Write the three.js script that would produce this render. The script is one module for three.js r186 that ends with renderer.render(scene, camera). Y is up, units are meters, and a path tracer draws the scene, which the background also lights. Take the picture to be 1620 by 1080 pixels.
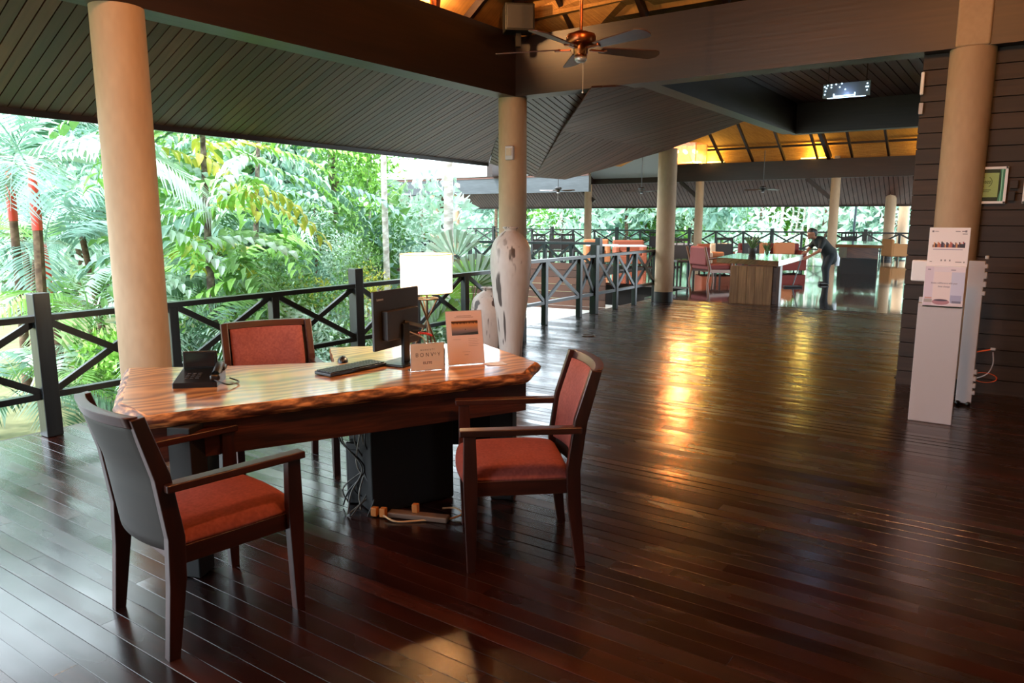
import * as THREE from 'three';
import { RoundedBoxGeometry } from 'three/addons/geometries/RoundedBoxGeometry.js';
import { mergeGeometries } from 'three/addons/utils/BufferGeometryUtils.js';
import { MarchingCubes } from 'three/addons/objects/MarchingCubes.js';
import { RectAreaLightUniformsLib } from 'three/addons/lights/RectAreaLightUniformsLib.js';
RectAreaLightUniformsLib.init();

// ------------------------------------------------------------------ camera, sky, sun, exposure
const V = (x, y, z) => new THREE.Vector3(x, y, z);
const FOCAL = 1172, EYE = 1.6, PITCH = Math.atan(197 / 1172), YAW = THREE.MathUtils.degToRad(34.4);
const scene = new THREE.Scene();
const camera = new THREE.PerspectiveCamera(2 * Math.atan(540 / FOCAL) * 180 / Math.PI, 1.5, 0.05, 400);
camera.position.set(0, EYE, 0); camera.rotation.order = 'YXZ'; camera.rotation.set(-PITCH, YAW, 0);
const renderer = new THREE.WebGLRenderer();
renderer.toneMapping = THREE.LinearToneMapping; renderer.toneMappingExposure = 0.68;
renderer.shadowMap.enabled = true;
scene.background = new THREE.Color().setRGB(0.79, 0.91, 1.0); scene.backgroundIntensity = 12.0;
const sun = new THREE.DirectionalLight(new THREE.Color().setRGB(1, 0.96, 0.88), 10.0);
sun.position.set(-26, 30, 14); sun.target.position.set(-12, 0, -10); sun.shadow.radius = 12; sun.castShadow = true;
sun.shadow.camera.left = sun.shadow.camera.bottom = -40; sun.shadow.camera.right = sun.shadow.camera.top = 40; sun.shadow.camera.far = 120;
scene.add(sun, sun.target);

// ------------------------------------------------------------------ helpers
function rngOf(seed) { let a = seed >>> 0; return () => { a = (a + 0x6D2B79F5) | 0; let t = Math.imul(a ^ (a >>> 15), 1 | a); t = (t + Math.imul(t ^ (t >>> 7), 61 | t)) ^ t; return ((t ^ (t >>> 14)) >>> 0) / 4294967296; }; }
const R0 = rngOf(11);
const rr = (r, a, b) => a + (b - a) * r();
function rayOf(px, py) { return V((px - 810) / FOCAL, -(py - 540) / FOCAL, -1).applyEuler(new THREE.Euler(-PITCH, YAW, 0, 'YXZ')); }
function onY(px, py, h) { const r = rayOf(px, py); return r.multiplyScalar((h - EYE) / r.y).add(V(0, EYE, 0)); }
function onX(px, py, x) { const r = rayOf(px, py); return r.multiplyScalar(x / r.x).add(V(0, EYE, 0)); }
function onZ(px, py, z) { const r = rayOf(px, py); return r.multiplyScalar(z / r.z).add(V(0, EYE, 0)); }
function onPlane(px, py, plane) { const r = rayOf(px, py); const t = -(plane.normal.dot(V(0, EYE, 0)) + plane.constant) / plane.normal.dot(r); return r.multiplyScalar(t).add(V(0, EYE, 0)); }
function ground(px, depth, y = 0) { const r = rayOf(px, 349); const f = V(-Math.sin(YAW), 0, -Math.cos(YAW)); r.y = 0; return r.multiplyScalar(depth / r.dot(f)).setY(y); }
const used = {};
function numbered(n) { const k = used[n] = (used[n] ?? -1) + 1; return k ? n + '_' + String(k).padStart(3, '0') : n; }
function mesh(name, geo, mat, parent) { const m = new THREE.Mesh(geo, mat); m.name = name; m.castShadow = m.receiveShadow = true; parent.add(m); return m; }
function thing(name, label, category, p = [0, 0, 0], turn = 0, group) {
  const o = new THREE.Group(); o.name = numbered(name); o.position.set(p[0], p[1], p[2]); o.rotation.y = turn;
  o.userData = { label, category }; if (group) o.userData.group = group; scene.add(o); return o;
}
function thingMesh(name, label, category, geo, mat, group) {
  const o = mesh(numbered(name), geo, mat, scene); o.userData = { label, category }; if (group) o.userData.group = group; return o;
}
function struct(name, label, p = [0, 0, 0]) { const o = new THREE.Group(); o.name = numbered(name); o.position.set(...p); o.userData = { kind: 'structure', label }; scene.add(o); return o; }
function structMesh(name, label, geo, mat) { const o = mesh(numbered(name), geo, mat, scene); o.userData = { kind: 'structure', label }; return o; }
function copyOf(src, label, p, turn, scale = 1) { const c = src.clone(); c.name = numbered(src.name.replace(/_\d{3}$/, '')); c.userData = { ...src.userData, label: label ?? src.userData.label }; c.position.set(...p); c.rotation.y = turn; c.scale.setScalar(scale); scene.add(c); return c; }

// uv in metres on any geometry: u runs along the longest side
function metreUV(g, off = 0) {
  g.computeBoundingBox(); const s = g.boundingBox.getSize(V(0, 0, 0)); const d = [s.x, s.y, s.z]; const L = d.indexOf(Math.max(...d));
  const P = g.attributes.position, N = g.attributes.normal, uv = new Float32Array(P.count * 2);
  for (let i = 0; i < P.count; i++) {
    const p = [P.getX(i), P.getY(i), P.getZ(i)], n = [Math.abs(N.getX(i)), Math.abs(N.getY(i)), Math.abs(N.getZ(i))];
    const k = n.indexOf(Math.max(...n)); let a = [0, 1, 2].filter((x) => x !== k); if (a[1] === L) a = [a[1], a[0]];
    uv[2 * i] = p[a[0]] + off * 0.37; uv[2 * i + 1] = p[a[1]] + off * 0.61 + k * 0.23;
  }
  g.setAttribute('uv', new THREE.BufferAttribute(uv, 2)); return g;
}
let uvN = 0;
const bx = (w, h, d, x = 0, y = 0, z = 0) => metreUV(new THREE.BoxGeometry(w, h, d).translate(x, y, z), uvN++ % 17);
const rb = (w, h, d, r, x = 0, y = 0, z = 0, seg = 2) => metreUV(new RoundedBoxGeometry(w, h, d, seg, Math.min(r, w / 2.01, h / 2.01, d / 2.01)).translate(x, y, z), uvN++ % 17);
const cyl = (r0, r1, h, x = 0, y = 0, z = 0, seg = 24) => new THREE.CylinderGeometry(r1, r0, h, seg).translate(x, y + h / 2, z);
const merge = (list) => mergeGeometries(list.map((g) => g.index ? g.toNonIndexed() : g));
function lathe(pts, seg = 36) { return new THREE.LatheGeometry(pts.map(([r, y]) => new THREE.Vector2(r, y)), seg); }
function tube(pts, r, seg = 24, rad = 7) { return new THREE.TubeGeometry(new THREE.CatmullRomCurve3(pts.map((p) => p.isVector3 ? p : V(...p))), seg, r, rad); }
// bar with a rectangular section between two points (w across, h up)
function bar(a, b, w, h) {
  const d = b.clone().sub(a), L = d.length(), g = metreUV(new THREE.BoxGeometry(w, h, L), uvN++ % 17);
  const m = new THREE.Matrix4().lookAt(b, a, Math.abs(d.y / L) > 0.98 ? V(1, 0, 0) : V(0, 1, 0)); m.setPosition(a.clone().add(b).multiplyScalar(0.5)); return g.applyMatrix4(m);
}
// tapered tube along points with radii
function limb(pts, radii, seg = 8) {
  const pos = [], uv = [], idx = []; let up = V(0.3, 0.1, 0.94).normalize();
  let len = 0;
  pts.forEach((p, i) => {
    const t = (pts[Math.min(i + 1, pts.length - 1)].clone().sub(pts[Math.max(i - 1, 0)])).normalize();
    const a = t.clone().cross(up).normalize(), b = a.clone().cross(t).normalize();
    if (i) len += p.distanceTo(pts[i - 1]);
    for (let k = 0; k <= seg; k++) { const an = k / seg * Math.PI * 2; const q = p.clone().addScaledVector(a, Math.cos(an) * radii[i]).addScaledVector(b, Math.sin(an) * radii[i]); pos.push(q.x, q.y, q.z); uv.push(len, k / seg * 0.5); }
  });
  for (let i = 0; i < pts.length - 1; i++) for (let k = 0; k < seg; k++) { const a = i * (seg + 1) + k, b = a + seg + 1; idx.push(a, b, a + 1, b, b + 1, a + 1); }
  const g = new THREE.BufferGeometry(); g.setAttribute('position', new THREE.Float32BufferAttribute(pos, 3)); g.setAttribute('uv', new THREE.Float32BufferAttribute(uv, 2)); g.setIndex(idx); g.computeVertexNormals(); return g;
}
// convex polygon pushed along a vector into a slab; u along dir
function slab(pts, ext, dir, off = 0) {
  const n = pts.length, q = pts.map((p) => p.clone().add(ext)), pos = [], uv = [];
  const e1 = dir.clone().normalize(), nn = ext.clone().normalize(), e2 = nn.clone().cross(e1).normalize();
  const put = (...vs) => vs.forEach((p) => { pos.push(p.x, p.y, p.z); uv.push(p.dot(e1) + off * 0.37, p.dot(e2) + p.dot(nn) + off * 0.53); });
  const fn = pts[1].clone().sub(pts[0]).cross(pts[2].clone().sub(pts[0])), flip = fn.dot(ext) > 0;
  for (let i = 1; i < n - 1; i++) flip ? (put(pts[0], pts[i + 1], pts[i]), put(q[0], q[i], q[i + 1])) : (put(pts[0], pts[i], pts[i + 1]), put(q[0], q[i + 1], q[i]));
  for (let i = 0; i < n; i++) { const j = (i + 1) % n; flip ? (put(pts[i], pts[j], q[j]), put(pts[i], q[j], q[i])) : (put(pts[j], pts[i], q[i]), put(pts[j], q[i], q[j])); }
  const g = new THREE.BufferGeometry(); g.setAttribute('position', new THREE.Float32BufferAttribute(pos, 3)); g.setAttribute('uv', new THREE.Float32BufferAttribute(uv, 2)); g.computeVertexNormals(); return g;
}
// cut a flat convex polygon into boards running along dir, each a part of its own
function boards(parent, name, pts, dir, width, gap, ext, mats, r = R0) {
  const u = dir.clone().normalize(), v = ext.clone().normalize().cross(u).normalize();
  const cut = (poly, lim, sgn) => { const out = []; poly.forEach((p, i) => { const q = poly[(i + 1) % poly.length], a = sgn * (p.dot(v) - lim), b = sgn * (q.dot(v) - lim); if (a >= 0) out.push(p); if ((a > 0 && b < 0) || (a < 0 && b > 0)) out.push(p.clone().lerp(q, a / (a - b))); }); return out; };
  const vs = pts.map((p) => p.dot(v)), lo = Math.min(...vs), hi = Math.max(...vs); let k = 0;
  for (let s = lo; s < hi - 0.005; s += width) {
    let poly = cut(cut(pts, s + gap / 2, 1), Math.min(hi, s + width - gap / 2), -1); if (poly.length < 3) continue;
    const lift = ext.clone().normalize().multiplyScalar(rr(r, -0.0015, 0.0015)); poly = poly.map((p) => p.clone().add(lift));
    mesh(name, slab(poly, ext, u, k + r() * 9), mats[Math.floor(r() * mats.length)], parent); k++;
  }
}
// boards between two edge lines A0-A1 and B0-B1 (board i joins both)
function ruledBoards(parent, name, A0, A1, B0, B1, n, gap, ext, mats, r = R0) {
  for (let i = 0; i < n; i++) {
    const t0 = i / n, t1 = (i + 1) / n - gap / A0.distanceTo(A1);
    const p = [A0.clone().lerp(A1, t0), A0.clone().lerp(A1, t1), B0.clone().lerp(B1, t1), B0.clone().lerp(B1, t0)];
    mesh(name, slab(p, ext, p[3].clone().sub(p[0]), i + r() * 5), mats[Math.floor(r() * mats.length)], parent);
  }
}

// ------------------------------------------------------------------ computed textures
function lattice(seed, n) { const r = rngOf(seed), a = new Float32Array(n * n); for (let i = 0; i < n * n; i++) a[i] = r(); return a; }
const LAT = lattice(5, 64);
function vn(x, y, px, py) { // tileable value noise with periods px, py (<= 64)
  const xi = Math.floor(x), yi = Math.floor(y), fx = x - xi, fy = y - yi, sx = fx * fx * (3 - 2 * fx), sy = fy * fy * (3 - 2 * fy);
  const m = (a, p) => ((a % p) + p) % p, at = (a, b) => LAT[m(b, py) * 64 + m(a, px)];
  return (at(xi, yi) * (1 - sx) + at(xi + 1, yi) * sx) * (1 - sy) + (at(xi, yi + 1) * (1 - sx) + at(xi + 1, yi + 1) * sx) * sy;
}
function fbm(u, v, px, py, oct = 4) { let s = 0, a = 0.5, n = 0; for (let o = 0; o < oct; o++) { const k = 1 << o, qx = Math.min(64, px * k), qy = Math.min(64, py * k); s += a * vn(u * qx + o * 7, v * qy + o * 13, qx, qy); n += a; a *= 0.5; } return s / n; }
function tex(w, h, f, srgb = true, rep = [1, 1]) {
  const d = new Uint8Array(w * h * 4);
  for (let y = 0; y < h; y++) for (let x = 0; x < w; x++) { const c = f(x / w, y / h), i = (y * w + x) * 4; d[i] = 255 * Math.min(1, Math.max(0, c[0])); d[i + 1] = 255 * Math.min(1, Math.max(0, c[1])); d[i + 2] = 255 * Math.min(1, Math.max(0, c[2])); d[i + 3] = 255; }
  const t = new THREE.DataTexture(d, w, h); t.wrapS = t.wrapT = THREE.RepeatWrapping; t.magFilter = THREE.LinearFilter; t.minFilter = THREE.LinearMipmapLinearFilter; t.generateMipmaps = true;
  if (srgb) t.colorSpace = THREE.SRGBColorSpace; t.repeat.set(...rep); t.needsUpdate = true; return t;
}
const mix = (a, b, t) => a.map((x, i) => x + (b[i] - x) * t);
const hex = (h) => [(h >> 16 & 255) / 255, (h >> 8 & 255) / 255, (h & 255) / 255];
function woodTex(c0, c1, streak = 1, rep = [1, 1], figure = 0) {
  const a = hex(c0), b = hex(c1);
  return tex(512, 512, (u, v) => { const w = fbm(u, v, 2, 5, 3); const g = fbm(u + w * 0.02, v + w * 0.05 * figure, 3, 40, 3), f = fbm(u, v, 6, 64, 2); return mix(a, b, Math.min(1, Math.max(0, (g * 0.7 + f * 0.3 + (w - 0.5) * 0.7 - 0.22) * 1.7 * streak))); }, true, rep);
}
const grainBump = tex(256, 256, (u, v) => { const g = fbm(u, v, 2, 48, 3); return [g, g, g]; }, false);
const blotch = (lo, hi, px = 4, py = 4) => tex(256, 256, (u, v) => { const g = lo + (hi - lo) * fbm(u, v, px, py, 4); return [g, g, g]; }, false);
const std = (o) => new THREE.MeshStandardMaterial(o), phy = (o) => new THREE.MeshPhysicalMaterial(o);
function canvasTex(w, h, draw) { const c = document.createElement('canvas'); c.width = w; c.height = h; draw(c.getContext('2d'), w, h); const t = new THREE.CanvasTexture(c); t.colorSpace = THREE.SRGBColorSpace; t.anisotropy = 8; return t; }

// floor: dark stained, worn lacquer
const floorRough = tex(512, 512, (u, v) => { const g = 0.10 + 0.42 * Math.pow(fbm(u, v, 3, 6, 4), 1.7) + 0.05 * fbm(u, v, 4, 60, 2); return [g, g, g]; }, false, [0.5, 0.5]);
const floorBump = tex(512, 512, (u, v) => { const g = 0.55 * fbm(u, v, 3, 24, 3) + 0.45 * fbm(u, v, 3, 5, 2); return [g, g, g]; }, false, [0.7, 0.7]);
const M = {};
M.floor = [[0x1c0a08, 0x34150f], [0x180807, 0x2e120d], [0x240d08, 0x3e1910], [0x150706, 0x28100c]].map(([a, b]) => phy({ map: woodTex(a, b, 1, [0.8, 1]), roughness: 1, roughnessMap: floorRough, bumpMap: floorBump, bumpScale: 0.0014, clearcoat: 0.5, clearcoatRoughness: 0.24 }));
M.floorFar = phy({ clearcoat: 1, clearcoatRoughness: 0.05,  map: woodTex(0x1c0c09, 0x341710, 1, [0.8, 1]), roughness: 0.09, bumpMap: floorBump, bumpScale: 0.0004 });
M.sub = std({ color: 0x0c0706, roughness: 0.9 });
M.beam = std({ map: woodTex(0x1f100a, 0x2f1b12, 0.9, [0.5, 1]), roughness: 0.4, bumpMap: grainBump, bumpScale: 0.0006 });
M.soffit = [[0x3f2117, 0x553327], [0x381c13, 0x4c2c21], [0x45261b, 0x5c392c], [0x311810, 0x44261c]].map(([a, b]) => std({ map: woodTex(a, b, 0.9), roughness: 0.46, bumpMap: grainBump, bumpScale: 0.0006 }));
M.wall = [[0x21150f, 0x34241b], [0x27180f, 0x3a281d], [0x1c110c, 0x2d1e16]].map(([a, b]) => std({ map: woodTex(a, b, 0.9, [0.6, 1]), roughness: 0.58, bumpMap: grainBump, bumpScale: 0.0008 }));
M.plaster = std({ map: tex(512, 512, (u, v) => { const g = fbm(u, v, 4, 4, 5), s = fbm(u, v, 40, 40, 2); return mix([0.74, 0.63, 0.51], [0.64, 0.53, 0.42], Math.min(1, Math.max(0, g * 0.8 + s * 0.35 - 0.1))); }), roughness: 0.72, bumpMap: blotch(0, 1, 40, 40), bumpScale: 0.001 });
M.black = std({ color: 0x14120f, roughness: 0.5 });
M.thatch = std({ map: tex(256, 256, (u, v) => { const a = fbm(u, v, 3, 60, 2), b = fbm(u, v, 50, 8, 2); return mix([0.55, 0.36, 0.16], [0.83, 0.60, 0.30], a * 0.7 + b * 0.3); }, true, [1.5, 1.5]), roughness: 0.85 });
M.railPaint = std({ map: woodTex(0x151a1c, 0x242b2e, 0.8), roughness: 0.3, bumpMap: grainBump, bumpScale: 0.0005 });
M.chairWood = std({ map: woodTex(0x2b120d, 0x4a2218, 1), roughness: 0.34, bumpMap: grainBump, bumpScale: 0.0004 });
M.chairBack = std({ map: woodTex(0x17100e, 0x221814, 0.8), roughness: 0.6 });
const weave = tex(256, 256, (u, v) => { const a = Math.sin(u * Math.PI * 128) * Math.sin(v * Math.PI * 128), n = fbm(u, v, 50, 50, 2); const g = 0.5 + 0.25 * a + 0.35 * (n - 0.5); return [g, g, g]; }, false, [3, 3]);
M.fabric = phy({ map: tex(256, 256, (u, v) => { const n = fbm(u, v, 60, 60, 2), m = fbm(u, v, 4, 4, 3); return mix([0.43, 0.19, 0.165], [0.57, 0.30, 0.265], n * 0.7 + m * 0.4 - 0.05); }, true, [2, 2]), roughness: 0.9, sheen: 0.4, sheenRoughness: 0.5, sheenColor: new THREE.Color(0xc07060), bumpMap: weave, bumpScale: 0.0008 });
M.desk = phy({ map: tex(1024, 1024, (u, v) => { const w = fbm(u, v, 2, 4, 3), w2 = fbm(u, v, 4, 3, 3); const q = (v * 15 + w * 4.0 + w2 * 1.0) % 1; const s = Math.pow(Math.abs(Math.sin(q * Math.PI)), 1.6), f = fbm(u, v, 5, 64, 2); return mix(mix([0.42, 0.25, 0.13], [0.82, 0.60, 0.36], s), [0.70, 0.48, 0.27], f * 0.5); }, true, [0.8, 0.8]), roughness: 0.3, clearcoat: 0.8, clearcoatRoughness: 0.09 });
M.bark = std({ map: tex(512, 512, (u, v) => { const a = fbm(u, v, 8, 22, 4), b = fbm(u, v, 3, 6, 3); return mix([0.30, 0.15, 0.08], [0.82, 0.58, 0.36], Math.min(1, Math.max(0, (a * 0.8 + b * 0.6 - 0.48) * 3.2))); }, true, [2, 2]), roughness: 0.6, bumpMap: blotch(0, 1, 8, 22), bumpScale: 0.003 });
M.apron = std({ map: woodTex(0x2a120c, 0x5a2c1c, 1.1, [1.2, 2], 3), roughness: 0.5, bumpMap: grainBump, bumpScale: 0.0012 });
M.darkLeg = std({ color: 0x0a0809, roughness: 0.7 });
M.plastic = std({ color: 0x0d0d0e, roughness: 0.35 });
M.plasticGrey = std({ color: 0x2a2a2c, roughness: 0.4 });
M.white = std({ color: 0xb4b1b6, roughness: 0.55 });
M.whiteShiny = std({ color: 0xe4e4e8, roughness: 0.3 });
M.metal = std({ color: 0x5a4a3a, roughness: 0.35, metalness: 0.9 });
M.copper = std({ color: 0x9c5a35, roughness: 0.3, metalness: 1 });
M.acrylic = phy({ color: 0xffffff, roughness: 0.05, transmission: 1, thickness: 0, ior: 1.49 });
M.glass = phy({ color: 0xeafaf4, roughness: 0.03, transmission: 1, thickness: 0, ior: 1.5 });
// ------------------------------------------------------------------ the setting: ground, floor, columns, beams, soffits, roof, wall
const COLX = -5.42, ZC = -7.93, ZL = -2.99, RX = -0.52, BEAM_Y = 3.05;
{
  const lawn = tex(512, 512, (u, v) => { const a = fbm(u, v, 6, 6, 4), b = fbm(u, v, 60, 60, 2); return mix([0.40, 0.41, 0.28], [0.60, 0.60, 0.44], a * 0.5 + b * 0.6 - 0.1); }, true, [0.25, 0.25]);
  structMesh('ground', 'bright green lawn and soil of the garden', bx(120, 0.3, 120, -25, -0.80, -25), std({ map: lawn, roughness: 0.95 }));
  structMesh('path', 'pale concrete path beside the verandah', bx(3.4, 0.1, 9, -8.2, -0.62, -12.6), std({ map: tex(256, 256, (u, v) => { const g = fbm(u, v, 8, 8, 4); return mix([0.70, 0.69, 0.66], [0.80, 0.80, 0.78], g); }, true, [0.5, 0.5]), roughness: 0.85 }));
}
structMesh('terrace', 'pale paved terrace behind the dining hall', bx(34, 0.1, 5.5, -11, -0.6, -34.4), std({ color: 0xc9c6bc, roughness: 0.9 }));
// near floor
{
  const f = struct('floor', 'dark red-brown lacquered timber plank floor');
  mesh('floor_base', bx(9.6, 0.5, 15.35, -1.17, -0.275, -6.08), M.sub, f);
  const W = 0.088, far = [], x0 = -5.97, x1 = 3.6; let n = 0;
  const r = rngOf(77);
  function plank(xa, xb, zc) { // bevelled top, u along the length
    const c = 0.0009, g = 0.0012, h = 0.022, za = zc - W / 2 + g / 2, zb = zc + W / 2 - g / 2, tilt = rr(r, -0.0012, 0.0012), o1 = r() * 7, o2 = r() * 7;
    const pos = [], uv = []; const put = (...a) => a.forEach((p) => { pos.push(...p); uv.push(p[0] + o1, p[2] - p[1] + o2); });
    const y = (z) => -0.001 + tilt * (z - zc) / (W / 2), quad = (a, b, cc, d) => { put(a, b, cc); put(a, cc, d); };
    const A = [xa + c, y(za), za + c], B = [xb - c, y(za), za + c], C = [xb - c, y(zb), zb - c], D = [xa + c, y(zb), zb - c];
    const a = [xa, y(za) - c, za], b = [xb, y(za) - c, za], cc = [xb, y(zb) - c, zb], d = [xa, y(zb) - c, zb];
    quad(D, C, B, A); quad(A, B, b, a); quad(C, D, d, cc); quad(B, C, cc, b); quad(D, A, a, d);
    const dn = (p) => [p[0], -h, p[2]]; quad(a, b, dn(b), dn(a)); quad(cc, d, dn(d), dn(cc)); quad(b, cc, dn(cc), dn(b)); quad(d, a, dn(a), dn(d));
    const gm = new THREE.BufferGeometry(); gm.setAttribute('position', new THREE.Float32BufferAttribute(pos, 3)); gm.setAttribute('uv', new THREE.Float32BufferAttribute(uv, 2)); gm.computeVertexNormals(); return gm;
  }
  for (let z = 1.5; z > -13.72; z -= W) {
    let x = x0, end = z < -8.1 ? -0.95 : x1; let L = rr(r, 1.0, 3.4);
    while (x < end - 0.01) {
      let e = Math.min(end, x + L); if (end - e < 0.5) e = end;
      const p = onView(x, e, z), g = plank(x, e, z - W / 2);
      if (n < 296 && z > -6.9 && p) { mesh('plank', g, M.floor[Math.floor(r() * 4)], f); n++; } else far.push(g);
      x = e; L = rr(r, 2.6, 4.6);
    }
  }
  function onView(xa, xb, z) { return z < -0.6 && xb > -6 && xa < 0.5 - 0.0 * z; }
  const rest = mesh('plank_field', mergeGeometries(far), M.floor[1], f); rest.userData = { kind: 'stuff', label: 'remaining dark floor planks towards the far hall' };
  structMesh('trim_1', 'dark edge board of the verandah floor', bx(0.06, 0.42, 15.3, -6.0, -0.22, -6.1), M.beam);
  // far hall floor
  const h = struct('hall_floor', 'mirror-glossy dark floor of the far dining hall');
  const hp = []; for (let z = -13.76; z > -31.6; z -= 0.14) hp.push(bx(z > -16.4 ? 9.7 : z > -22.6 ? 13.0 : 27, 0.05, 0.136, z > -16.4 ? -1.35 : z > -22.6 ? -3 : -10, -0.026, z - 0.07));
  const hm = mesh('plank_field', mergeGeometries(hp), M.floorFar, h); hm.userData = { kind: 'stuff', label: 'glossy dark planks of the far hall' };
  mesh('deck_skirt', bx(9.7, 0.75, 3, -1.35, -0.43, -15.3), M.sub, h); mesh('deck_skirt', bx(13, 0.75, 15, -3, -0.43, -24.1), M.sub, h); mesh('deck_skirt', bx(27, 0.75, 9, -10, -0.43, -27.1), M.sub, h);
}
// columns
function column(x, z, r, h, label, group, neck = 0, neckH = 0.75, plinth = 0.13) {
  const o = thing('column', label, 'column', [x, 0, z], 0, group);
  mesh('shaft', cyl(r, r, h, 0, 0, 0, 40), M.plaster, o);
  if (neck) mesh('neck', rb(neck, neckH, neck + 0.06, 0.02, 0, h + neckH / 2, 0.01), M.plaster, o);
  mesh('base', cyl(r * 1.03, r * 1.03, plinth, 0, 0, 0, 40), M.black, o);
  return o;
}
column(COLX, ZL, 0.178, BEAM_Y, 'round plastered column beside the desk and telephone, lit orange', null, 0.25);
column(COLX, ZC, 0.178, BEAM_Y, 'round plastered column behind the tall jar, with a small switch box', null, 0, 0.75, 0.3);
column(RX, ZC, 0.18, BEAM_Y, 'round plastered column with square neck behind the white kiosk', null, 0.26);
{ const o = thing('switch_box', 'small cream thermostat box on the column behind the tall jar', 'switch', [COLX, 0, ZC]);
  const a = Math.atan2(0.55, 0.9); mesh('housing', rb(0.11, 0.17, 0.05, 0.012, 0.055, 2.38, 0.185).rotateY(0.12), M.white, o);
  mesh('dial_plate', rb(0.075, 0.09, 0.01, 0.004, 0.055, 2.39, 0.214).rotateY(0.12), std({ color: 0xb9a58c, roughness: 0.5 }), o); }
// main beams of the near pavilion
function beam(label, a, b, w, h, m = M.beam) { return thingMesh('beam', label, 'beam', bar(a, b, w, h), m, null); }
beam('long dark timber beam above the garden opening', V(COLX, 3.41, 2.2), V(COLX, 3.41, ZC - 0.13), 0.27, 0.72);
beam('dark timber beam behind the ceiling fan between two columns', V(COLX + 0.13, 3.39, ZC), V(4.6, 3.39, ZC), 0.27, 0.68);
beam('slanting-seen dark beam carrying the flat ceiling of the passage', V(-3.62, 3.36, -8.0), V(-3.62, 3.36, -14.0), 0.22, 0.62);
beam('dark beam closing the passage ceiling below the yellow roof', V(-3.6, 3.37, -14.1), V(3.5, 3.37, -14.1), 0.22, 0.64);
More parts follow.
